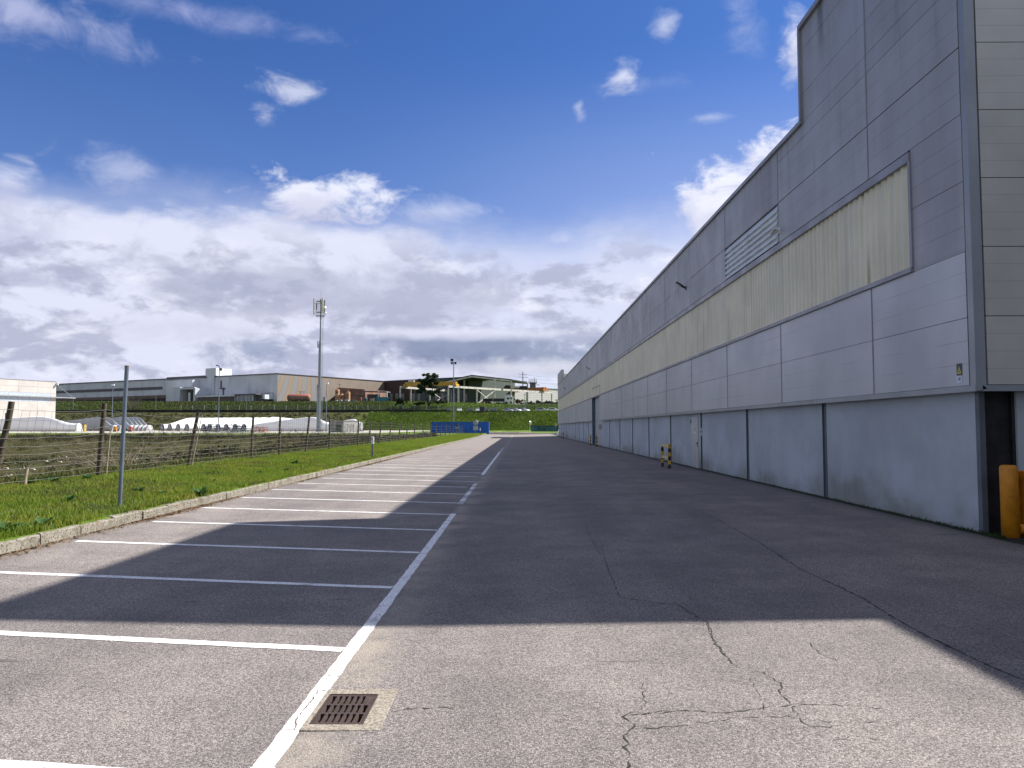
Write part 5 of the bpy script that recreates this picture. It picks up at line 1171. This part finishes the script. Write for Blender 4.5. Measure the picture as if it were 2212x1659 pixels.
# cream building, far left
cb = thing('cream_building', 'cream panelled industrial building at the left edge with pale window strip', 'building', (px(118.5, 214), 214, .5)); CRM = mat('cream precast panel', (.46, .435, .41), .7, 0, .06, .3)
d_ = (Vector((px(0, 200), 200))-Vector((px(118.5, 214), 214))).normalized(); ca = math.atan2(d_.y, d_.x); Mc = Matrix.Rotation(ca, 4, 'Z')
hc = zz(824.5, 214)-.5; Lc = 60.
def cbox(mb, s0, s1, o0, o1, z0, z1): mb.box(s0, s1, o0, o1, z0, z1, Mc)   # positive o is behind the lit face
sgn = -1
m1 = MB(); cbox(m1, 0, Lc, -30, 0, 0, hc) if False else cbox(m1, 0.01, Lc, -30, -.05, 0, hc); m1.build('wall', CRM, cb)
z1_, z2_ = zz(850, 214)-.5, zz(868.5, 214)-.5
m1 = MB(); k = 0; s = 0
while s < Lc:
    for a, b in ((0, 3.), (3., z2_), (z2_ if False else z1_, (z1_+hc)/2), ((z1_+hc)/2, hc)):
        cbox(m1, s+.03, min(s+5.3, Lc)-.03, -.05, .03, a+.02, b-.02)
    s += 5.3
m1.build('panel_cladding', CRM, cb)
m1 = MB(); cbox(m1, 1.6, Lc, -.06, .05, z2_, z1_-.02); m1.build('window_strip', mat('pale blue translucent strip', (.42, .48, .56), .4), cb)
m1 = MB(); cbox(m1, 0, 1.55, -.06, .03, z2_, z1_-.02); m1.build('end_panel', CRM, cb)
m1 = MB(); zc_ = zz(886, 214)+3.2; cbox(m1, -5.5, Lc, .1, .8, zc_-.25, zc_); m1.build('canopy', mat('grey canopy', (.28, .28, .30), .5), cb)
m1 = MB(); m1.beam(Mc @ Vector((-5, .5, zc_)), Mc @ Vector((0, .2, zc_+3.4)), .14, .14); m1.build('tie_rod', GALV, cb)
m1 = MB(); cbox(m1, -.1, .1, -.3, .9, z1_+2.4, z1_+3.0); m1.build('camera', WHT, cb)
m1 = MB(); cbox(m1, 12.3, 14., -.02, .08, 2.6, 5.0); m1.build('window', BLK, cb)
m1 = MB(); cbox(m1, -.1, Lc, -.3, .12, hc, hc+.15); m1.build('coping', TRIM, cb)

# parked cars
TYR = mat('tyre rubber', (.015, .015, .016), .8); GLS = mat('car glass', (.02, .025, .03), .1, spec=.8); RIM = mat('alloy rim', (.4, .4, .42), .3, .6); HLM = mat('car headlight', (.75, .75, .78), .15); TLM = mat('car tail light', (.35, .02, .02), .3)
CP = {'white': mat('white car paint', (.72, .73, .75), .25, 0, .02), 'silver': mat('silver car paint', (.42, .44, .47), .25, .4, .02), 'dark': mat('dark blue grey car paint', (.04, .05, .065), .25, .1, .02)}
def make_car():
    t_ = thing('parked_car', None, None)
    prof = [(-2.1, .32), (2.1, .32), (2.16, .55), (2.05, .78), (1.2, .93), (.55, 1.38), (-.2, 1.47), (-1.35, 1.42), (-1.95, 1.0), (-2.12, .85)]
    m1 = MB(); m1.prism(prof, -.86, .86); o = m1.build('body', CP['white'], t_); bv = o.modifiers.new('b', 'BEVEL'); bv.width = .09; bv.segments = 2
    for v in o.data.vertices:
        if v.co.z > 1.1: v.co.y *= .80
    m1 = MB()
    m1.add([(1.14, -.70, .99), (1.14, .70, .99), (.60, .62, 1.36), (.60, -.62, 1.36)], [(0, 1, 2, 3)]); m1.v = [(x+.02, y, z+.02) for x, y, z in m1.v]; m1.build('windscreen', GLS, t_)
    for s_ in (-1, 1):
        m1 = MB(); m1.add([(1.0, s_*.862, .98), (-1.5, s_*.862, .98), (-1.25, s_*.72, 1.36), (.5, s_*.72, 1.36)], [(0, 1, 2, 3)]); m1.v = [(x, y+s_*.03, z) for x, y, z in m1.v]; m1.build('side_window', GLS, t_)
        m1 = MB(); m1.box(2.02, 2.13, s_*.62-.18, s_*.62+.18, .64, .78); m1.build('headlight', HLM, t_)
        m1 = MB(); m1.box(-2.14, -2.05, s_*.66-.15, s_*.66+.15, .82, .95); m1.build('tail_light', TLM, t_)
    m1 = MB(); m1.add([(-1.93, -.68, 1.05), (-1.93, .68, 1.05), (-1.42, .62, 1.38), (-1.42, -.62, 1.38)], [(0, 1, 2, 3)]); m1.v = [(x-.04, y, z+.02) for x, y, z in m1.v]; m1.build('rear_window', GLS, t_)
    for x in (-1.3, 1.32):
        for s_ in (-1, 1):
            m1 = MB(); m1.lathe([(.01, -.11), (.31, -.11), (.33, -.08), (.33, .08), (.31, .11), (.01, .11)], (x, s_*.80, .33), 18, Matrix.Rotation(R(90), 4, 'X')); wh = m1.build('wheel', TYR, t_)
            m1 = MB(); m1.lathe([(.01, -.02), (.2, -.02), (.2, .02), (.01, .02)], (x, s_*.915, .33), 12, Matrix.Rotation(R(90), 4, 'X')); m1.build('rim', RIM, wh)
    return t_
car0 = make_car()
def zx(x): return (1650+x*.22604)/1.736
cars = [(130, -78, 'dark', 'dark car left of the light mast on the upper road'), (318, -85, 'white', 'white car between the light mast and the dark cabinet'), (505, -80, 'dark', 'dark car just right of the dark cabinet'),
        (630, -88, 'white', 'white car between two dark cars, second white from the left'), (758, -75, 'dark', 'dark car right of the second white car'), (893, -72, 'dark', 'dark car before the wide gap in the row'),
        (1135, -35, 'silver', 'silver car right of the wide gap in the row'), (1268, -40, 'white', 'white car between the silver car and the thin pole'), (1405, -45, 'white', 'white car directly below the thin dark pole'),
        (1690, -14, 'silver', 'large silver car side on, second from the hall'), (1880, -12, 'white', 'white hatchback nearest the hall end')]
for k, (x, rz, c, lab) in enumerate(cars):
    o = car0 if k == 0 else copy_tree(car0); Yc = 326.5
    o.location = (px(zx(x), Yc), Yc, 8.2+(.0 if k < 6 else .05)); o.rotation_euler = (0, 0, R(rz)); o.scale = (1.12,)*3 if k < 9 else (1.22,)*3
    tag(o, lab, 'car', 'cars parked along the upper road')
    for ch in o.children:
        if ch.name.startswith('body'): ch.material_slots[0].link = 'OBJECT'; ch.material_slots[0].material = CP[c]
# ================================================================ vegetation
def leafmat(name, a, b, trans=.35, hue=None):
    m_ = bpy.data.materials.new(name); m_.use_nodes = True; t = NT(m_.node_tree); p = t.pos()
    c = t.mix(t.island(), a, b)
    c = t.mix(t.m('MULTIPLY', t.ss(t.noise(p, .9 if not hue else hue[0], 4, .6), .45, .65), .6), c, hue[1] if hue else b)
    d = t.n('ShaderNodeBsdfPrincipled'); t.put(d.inputs['Base Color'], c); d.inputs['Roughness'].default_value = .6; d.inputs['Specular IOR Level'].default_value = .25
    tl = t.n('ShaderNodeBsdfTranslucent'); t.put(tl.inputs[0], t.mix(1., c, (1.2, 1.25, .6), 'MULTIPLY')); mx = t.n('ShaderNodeMixShader'); mx.inputs[0].default_value = trans
    t.put(mx.inputs[1], d.outputs[0]); t.put(mx.inputs[2], tl.outputs[0]); t.put(t.n('ShaderNodeOutputMaterial').inputs[0], mx.outputs[0]); return m_
GRS = leafmat('spring grass', (.105, .165, .02), (.20, .265, .045), .38, (.8, (.26, .25, .06)))
WEED = leafmat('dark weed leaf', (.03, .085, .024), (.065, .14, .045), .25)
def blades(N, xf, yf, h0, h1, w0, name, m_, lab, zf=H, lean=.5, kind='stuff'):
    x, y = xf(N), yf(N); z = zf(x, y); a = RNG.uniform(0, 2*np.pi, N); hgt = RNG.uniform(h0, h1, N)*(1+.6*RNG.random(N)**4)
    wd = w0*RNG.uniform(.6, 1.4, N)*(1+y/50.); la = RNG.uniform(0, 2*np.pi, N); ln = RNG.uniform(.1, lean, N)*hgt
    ux, uy = np.cos(a)*wd/2, np.sin(a)*wd/2
    mx_, my_ = x+np.cos(la)*ln*.35, y+np.sin(la)*ln*.35
    V = np.stack([np.stack([x-ux, y-uy, z-.01], -1), np.stack([x+ux, y+uy, z-.01], -1), np.stack([mx_+ux*.7, my_+uy*.7, z+hgt*.6], -1), np.stack([x+np.cos(la)*ln, y+np.sin(la)*ln, z+hgt], -1)], 1).reshape(-1, 3)
    k = np.arange(N)*4; Fq = np.stack([k, k+1, k+2, k+3], -1)
    o = np_mesh(name, V, Fq, m_); tag(o, lab, 'grass', None, kind); return o
def yden(lo, hi): # density falls with distance
    return lambda N: lo*(hi/lo)**RNG.random(N)
blades(230000, lambda N: -6.93-RNG.random(N)**.95*5.0, yden(9.5, 60), .025, .062, .0075, 'verge_grass', GRS, 'short bright green grass on the verge between kerb and fence')
blades(60000, lambda N: -6.93-RNG.random(N)*4.9, lambda N: RNG.uniform(50, 160, N), .04, .09, .008, 'far_verge_grass', GRS, 'bright green grass on the far part of the verge')
N_ = 16000; cxs = np.where(RNG.random(260) < .3, -6.95, RNG.uniform(-11.9, -7.0, 260)); cys = 10*(6**RNG.random(260)); pick = RNG.integers(0, 260, N_)
blades(N_, lambda N: cxs[pick]+RNG.normal(0, .10, N), lambda N: cys[pick]+RNG.normal(0, .12, N), .06, .13, .009, 'grass_tufts', GRS, 'taller green grass tufts standing out of the verge')
SOILC = [(random.uniform(-11.6, -7.1), 10*(5**random.random())) for _ in range(46)]
DRY = leafmat('dry grass stalks', (.17, .14, .07), (.07, .10, .03), .3)
blades(16000, lambda N: -12.1-RNG.random(N)*1.6, yden(12, 95), .06, .24, .010, 'fence_grass', DRY, 'dry pale and green grass along the fence foot', lean=.7)
pk = RNG.integers(0, 46, 15000); SC = np.array(SOILC)
blades(15000, lambda N: np.minimum(SC[pk, 0]+RNG.normal(0, .32, N), -6.95), lambda N: SC[pk, 1]+RNG.normal(0, .45, N), .03, .085, .008, 'dry_grass', DRY, 'dry straw coloured grass patches in the verge', lean=.9)
# weeds: rosettes of broad leaves
def weed(x, y, r, lab, n=26, m_=WEED, up=.55):
    t_ = thing('weed_plant', lab, 'weed', (x, y, ground_at(x, y)), random.uniform(0, 6), 'broad leaved weeds on the verge'); V = []; Fq = []
    big = r > .27; n = n*3 if big else n
    for k in range(n):
        a = random.uniform(0, 6.28); L = r*random.uniform(.5, 1.1)*(.55 if big else 1); e = random.uniform(.15, 1.1)*up*2; wd = L*random.uniform(.13, .22); off = Vector((random.gauss(0, r*.38), random.gauss(0, r*.38), 0)) if big else Vector((0, 0, 0)); d = Vector((math.cos(a), math.sin(a), 0)); s_ = Vector((-d.y, d.x, 0))
        o = len(V); tl = random.uniform(-.3, .3)
        for q, ww in ((0, .15), (.35, .9), (.7, 1.), (1., .1)):
            c = off+d*L*q*math.cos(e*.8)+Vector((0, 0, L*(1.15*math.sin(e)*q-.40*q*q*math.sin(e)+.03))); V += [c-s_*wd*ww+Vector((0, 0, wd*ww*(.25+tl))), c+Vector((0, 0, 0)), c+s_*wd*ww+Vector((0, 0, wd*ww*(.25-tl)))]
        for q in range(3): b = o+q*3; Fq += [(b, b+1, b+4, b+3), (b+1, b+2, b+5, b+4)]
    np_mesh('leaves', [tuple(v) for v in V], np.array(Fq), m_, t_)
def on_verge(x, y, z=.34):
    v = ray(x, y); t_ = (z-EYE)/v.z; q = v*t_; return q.x, q.y
WL = [(8,1138,.34,'dark dense weed clump at the left edge above the kerb'),(50,1132,.30,'second dark weed clump just right of the left edge one'),(90,1128,.22,'small weed at the right end of the dark clump'),(434,1062,.26,'dark spiky weed halfway along the verge by the kerb'),
      (638,1000,.24,'bright clustered weed beyond the middle of the verge'),(98,1040,.30,'grey green thistle weed by the fence left of its second post'),(118,1048,.2,'low weed beside the grey thistle at the fence'),(60,1052,.26,'dark low weed under the short stump'),
      (190,1040,.22,'broad weed at the foot of the second fence post'),(318,1012,.32,'dark leafy bush weed right of the metal pole'),(300,1058,.20,'small pale weed on the verge right of the pole'),(330,1010,.2,'small dark weed below the bare shrub'),
      (560,1018,.14,'tiny weed among the middle verge grass'),(618,1012,.13,'little weed left of the bright clustered weed'),(460,1035,.15,'small weed upslope from the spiky one'),(350,1060,.14,'tiny dark weed near the kerb at the third bay'),
      (430,1012,.16,'small weed below the third fence post'),(150,1078,.16,'low weed on the verge left of the metal pole')]
for x, y, r_, lab in WL:
    q = on_verge(x, y); weed(q[0], q[1], r_, lab, random.randint(28, 44))
q = on_verge(280, 1092, .30)
# tiny purple flowers near the pole
FLW = mat('purple grey flowers', (.28, .2, .32), .7); lst = []
for _ in range(70):
    x = random.choice((-7.4, -7.9, -8.3))+random.gauss(0, .25); y = random.choice((12.6, 13.9, 14.9))+random.gauss(0, .45); x = min(x, -7.0); z = ground_at(x, y)+random.uniform(.05, .09); s = .016
    lst += [(x-s, y, z), (x, y-s, z+.004), (x+s, y, z), (x, y+s, z+.006)]
tag(np_mesh('small_flowers', lst, np.arange(len(lst)).reshape(-1, 4), FLW), 'scattered tiny purple flowers in the grass by the pole', 'flowers', None, 'stuff')

def clumps(centers, radii, per, leaf, squash=.8, seed=1, up=0.):
    """leaf-sized quads spread through many small clumps"""
    r = np.random.default_rng(seed); C_ = np.repeat(np.asarray(centers, float), per, 0); Rr = np.repeat(np.asarray(radii, float), per); N = len(C_)
    d = r.normal(size=(N, 3)); d /= np.linalg.norm(d, axis=1)[:, None]; rad = Rr*(r.random(N)**.45); P = C_+d*rad[:, None]*np.array([1, 1, squash])
    a = r.normal(size=(N, 3)); a /= np.linalg.norm(a, axis=1)[:, None]; b = np.cross(a, r.normal(size=(N, 3))); b /= np.linalg.norm(b, axis=1)[:, None]; s = leaf*r.uniform(.5, 1.3, N)[:, None]
    V = np.stack([P-a*s, P-b*s*.6, P+a*s, P+b*s*.6], 1).reshape(-1, 3); return V, np.arange(N*4).reshape(-1, 4)
# scrub in the hollow: dark bushes and brambles
BRM = leafmat('dark bramble', (.018, .016, .010), (.052, .043, .024), .1, (.3, (.02, .03, .010))); OLB = leafmat('olive scrub', (.012, .022, .006), (.055, .06, .018), .12, (.25, (.10, .08, .025)))
cs, rs = [], []
for _ in range(2300):
    y = 22*(6.2**random.random()); x = -13.5-random.random()*y*.55
    if y > 138: continue
    if math.sin(x*.31+1)+math.sin(y*.17)+random.gauss(0, .7) < .1: continue
    s = random.uniform(.18, .6)*(1+y/120); cs.append((x, y, ground_at(x, y)+s*.3)); rs.append(s)
V, Fq = clumps(cs, rs, 80, .08, .7, 3); 
tag(np_mesh('olive_scrub', V, Fq, OLB), 'low olive and brown scrub in the hollow beyond the fence', 'scrub', None, 'stuff')
cs, rs = [], []
for _ in range(1300):        # bramble hedge right behind the fence further along
    y = random.uniform(27, 125); x = -13.2-abs(random.gauss(0, 2.2)); s = random.uniform(.25, .6); top = .45 if y > 30 else .0
    z = max(ground_at(x, y)+s*.4, random.uniform(-1.0, .05)+.05-(abs(x)-13.2)*.25); cs.append((x, y, z)); rs.append(s)
for _ in range(500):        # dark hedge line across the far side of the hollow
    x = -16-random.random()*75; y = 134+random.gauss(0, 3); s = random.uniform(.4, .9); cs.append((x, y, ground_at(x, y)+s*.3)); rs.append(s)
V, Fq = clumps(cs, rs, 110, .07, .8, 4)
tag(np_mesh('bramble_thicket', V, Fq, BRM), 'dark brown bramble thicket behind the wire fence', 'brambles', None, 'stuff')
# pale stones and dry earth lumps in the hollow
m1 = MB()
for _ in range(260):
    y = random.uniform(30, 110); x = -16-random.random()*y*.5; s = random.uniform(.08, .35)
    if math.sin(x*.2)+math.sin(y*.11+1) < -.2: continue
    z = ground_at(x, y); m1.hexa([(x-s, y-s*.5, z-.1), (x+s, y-s*.6, z-.1), (x+s*.8, y+s, z-.1), (x-s*.9, y+s, z-.1), (x-s*.6, y-s*.3, z+s*.35), (x+s*.7, y-s*.3, z+s*.3), (x+s*.4, y+s*.5, z+s*.4), (x-s*.5, y+s*.6, z+s*.3)])
tag(m1.build('pale_stones', mat('pale pinkish stone', (.42, .36, .30), .9, scale=3)), 'pale stones and dry earth lumps scattered in the hollow', 'stones', None, 'stuff')
# weeds and moss along the foot of the hall
blades(1800, lambda N: 7.03+RNG.random(N)*.10, lambda N: 11.4+30*RNG.random(N)**2.2, .01, .05, .008, 'wall_weeds', leafmat('dark wall weed', (.02, .045, .012), (.04, .08, .02), .2), 'dark green weeds along the foot of the concrete wall', zf=lambda x, y: road_z(x, y))
# bare twigs
TWG = mat('dry pale twigs', (.27, .23, .17), .9, scale=6, col2=(.15, .12, .09))
def bare(name, lab, x, y, n, h, spread, m_=TWG, r0=.012, cat='shrub', z=None, bend=.5):
    t_ = thing(name, lab, cat, (x, y, ground_at(x, y) if z is None else z)); m1 = MB()
    for k in range(n):
        a = random.uniform(0, 6.28); L = h*random.uniform(.6, 1.1); p = Vector((random.gauss(0, .12), random.gauss(0, .12), -.1)); d = Vector((math.cos(a)*spread, math.sin(a)*spread*.6, 1)).normalized(); pts = [p.copy()]
        for q in range(6):
            p = p+d*L/6; d = (d+Vector((math.cos(a)*.12*bend, math.sin(a)*.1, -.16*bend*q*.5))+Vector((random.gauss(0, .1),)*3)*.9).normalized(); pts.append(p.copy())
            if q > 1:
                dd = (d+Vector((random.gauss(0, .6), random.gauss(0, .5), random.gauss(0, .4)))).normalized(); m1.tube([p, p+dd*L*.14, p+dd*L*.22+Vector((0, 0, -.03))], r0*.45, 3, cap=False, r1=r0*.2)
        m1.tube(pts, r0, 4, cap=False, r1=r0*.3)
    m1.build('branches', m_, t_); return t_
bare('bare_shrub', 'large pale bare shrub arching behind the fence right of the pole', -12.9, 25.2, 60, 2.1, .9, z=-.25)
bare('bare_shrub', 'smaller bare shrub tangled against the fence at its fourth post', -12.7, 31.5, 45, 1.2, 1.1, z=-.1)
bare('bare_shrub', 'low bare twigs under the fence beside the third post', -12.4, 28.0, 40, .9, 1.2, z=.0)
bare('bare_shrub', 'thin upright twigs behind the fence below the telecom mast', -12.8, 46, 40, 1.6, .5, mat('brown twigs', (.10, .08, .06), .9), .014, z=.2)
bare('bare_shrub', 'thin twiggy shrub behind the fence before the concrete cabin', -12.8, 58, 36, 1.8, .5, mat('brown twigs dark', (.09, .07, .055), .9), .016, z=.2)
bare('dry_weed', 'dry orange brown weed stalks at the far left fence foot', -12.1, 17.2, 34, .55, .5, mat('orange brown stalks', (.28, .17, .05), .9), .008, 'weed', z=.3, bend=.2)
# scrub fuzz on the bank
cs, rs = [], []
for _ in range(1500):
    x = random.uniform(-200, -45); y = random.uniform(306, 321); s = random.uniform(.3, .9)
    if x > -62 and random.random() < .7: continue
    cs.append((x, y, ground_at(x, y)+s*.2)); rs.append(s)
V, Fq = clumps(cs, rs, 26, .16, .6, 8); tag(np_mesh('bank_scrub', V, Fq, BRM), 'dark brown scrub covering the left part of the bank', 'scrub', None, 'stuff')
BKG = leafmat('bank grass', (.07, .13, .018), (.14, .20, .035), .3, (.12, (.035, .065, .012)))

blades(50000, lambda N: RNG.uniform(-62, 34, N), lambda N: RNG.uniform(304, 322, N), .2, .6, .03, 'bank_grass', BKG, 'rough green grass on the bank below the upper road', lean=.9)
blades(16000, lambda N: RNG.uniform(-62, 30, N), lambda N: RNG.uniform(338, 353, N), .2, .5, .03, 'terrace_grass', BKG, 'rough green grass on the slope below the gantry crane', lean=.9)
DKG = leafmat('dull slope grass', (.045, .075, .018), (.09, .12, .035), .25, (.1, (.06, .06, .028)))
blades(36000, lambda N: RNG.uniform(-290, -58, N), lambda N: RNG.uniform(338, 353, N), .2, .6, .035, 'slope_grass', DKG, 'dull olive grass on the slope below the long factory', lean=.9)

# pine and other far trees
PIN = leafmat('dark pine needles', (.010, .024, .012), (.028, .05, .02), .1, (.5, (.02, .045, .016))); BARK = mat('dark bark', (.035, .026, .02), .95)
def tree(name, lab, x, Y, zb_, blobs, trunks, per, leaf, m_=PIN, squash=.7, seed=1):
    t_ = thing(name, lab, 'tree', (x, Y, zb_)); m1 = MB()
    for pts, r0, r1 in trunks: m1.tube(pts, r0, 7, r1=r1)
    m1.build('trunk', BARK, t_)
    V, Fq = clumps([b[:3] for b in blobs], [b[3] for b in blobs], per, leaf, squash, seed); np_mesh('crown', V, Fq, m_, t_)
Yp = 344.; xb_ = px(925, Yp); zb0 = zz(875, Yp); k_ = Yp/F; r = random.Random(3)
def PP(x, y, dy=0): return ((x-925)*k_, dy, (875-y)*k_)
bl = []
for cx_, cy_, rr in ((914, 822, 1.9), (920, 815, 1.7), (927, 811, 1.8), (934, 815, 1.9), (940, 821, 1.7), (910, 831, 1.9), (918, 828, 1.7), (936, 829, 1.9), (930, 836, 1.6), (942, 838, 1.8), (924, 824, 1.4), (906, 838, 1.5), (947, 846, 1.5), (938, 851, 1.4), (903, 843, 1.3), (928, 846, 1.3), (915, 841, 1.4), (933, 822, 1.5)):
    for _ in range(5):
        p = PP(cx_, cy_, r.uniform(-2.5, 2.5)); bl.append((p[0]+r.gauss(0, rr*.5), p[1], p[2]+r.gauss(0, rr*.4), r.uniform(.7, 1.25)))
tree('pine_tree', 'dark umbrella pine with forked trunk before the yellow crane', xb_, Yp, zb0, bl, [([PP(926, 878), PP(922, 862), PP(918, 845), PP(916, 828)], .42, .2), ([PP(926, 878), PP(931, 864), PP(934, 848), PP(932, 826)], .36, .16), ([PP(932, 850), PP(941, 838)], .15, .06), ([PP(919, 848), PP(908, 836)], .15, .06)], 170, .27, seed=5)
bl = [(random.gauss(0, 1.1), random.gauss(0, 1), 3.3+random.gauss(0, .75), .7) for _ in range(30)]
tree('round_tree', 'small round dark tree on the slope left of the pine', px(865, 343), 343, zz(883, 343), bl, [([(0, 0, -.3), (0, 0, 3)], .14, .08)], 130, .16, seed=6, squash=.9)
for x, y, s, lab in ((935-23, 873, 1.5, 'low dark bush left of the pine trunk'), (900, 874, 1.2, 'small round dark bush between the round tree and pine'), (945, 872, 2.0, 'wide dark bush right of the pine trunk'), (958, 870, 1.4, 'small dark bush beside the near runway post')):
    bl = [(random.gauss(0, s*.6), random.gauss(0, s*.4), s*.5+abs(random.gauss(0, s*.3)), s*.45) for _ in range(14)]
    tree('dark_bush', lab, px(x, 345), 345, zz(y+3, 345), bl, [([(0, 0, -.3), (0, 0, s*.6)], .1, .05)], 110, .15, seed=int(x))
BRT = mat('grey brown winter twigs', (.10, .085, .07), .9)
for x, Y, yb, h_, lab in ((286, 335, 893, 7.5, 'bare winter tree behind the metal pole'),):
    bare('bare_tree', lab, px(x, Y), Y, 55, h_, .45, BRT, .05, 'tree', zz(yb, Y), .2)
BUS = leafmat('dark olive far bush', (.03, .035, .02), (.06, .055, .03), .1)
r = random.Random(2)
for k, x in enumerate((1118, 1126, 1135, 1143, 1150, 1158, 1166, 1174, 1183, 1191, 1200, 1208)):
    s = r.uniform(1.2, 1.9); bl = [(r.gauss(0, s*.6), r.gauss(0, s*.4), s*.6+abs(r.gauss(0, s*.45)), s*.4) for _ in range(12)]
    tree('dark_bush', 'dark bush in the row before the warehouse, number %s from the lorry' % ordn[k].replace('leftmost', 'first'), px(x, 400), 400, TZ-.3, bl, [([(0, 0, -.3), (0, 0, s)], .1, .05)], 60, .2, BUS, seed=k+40)
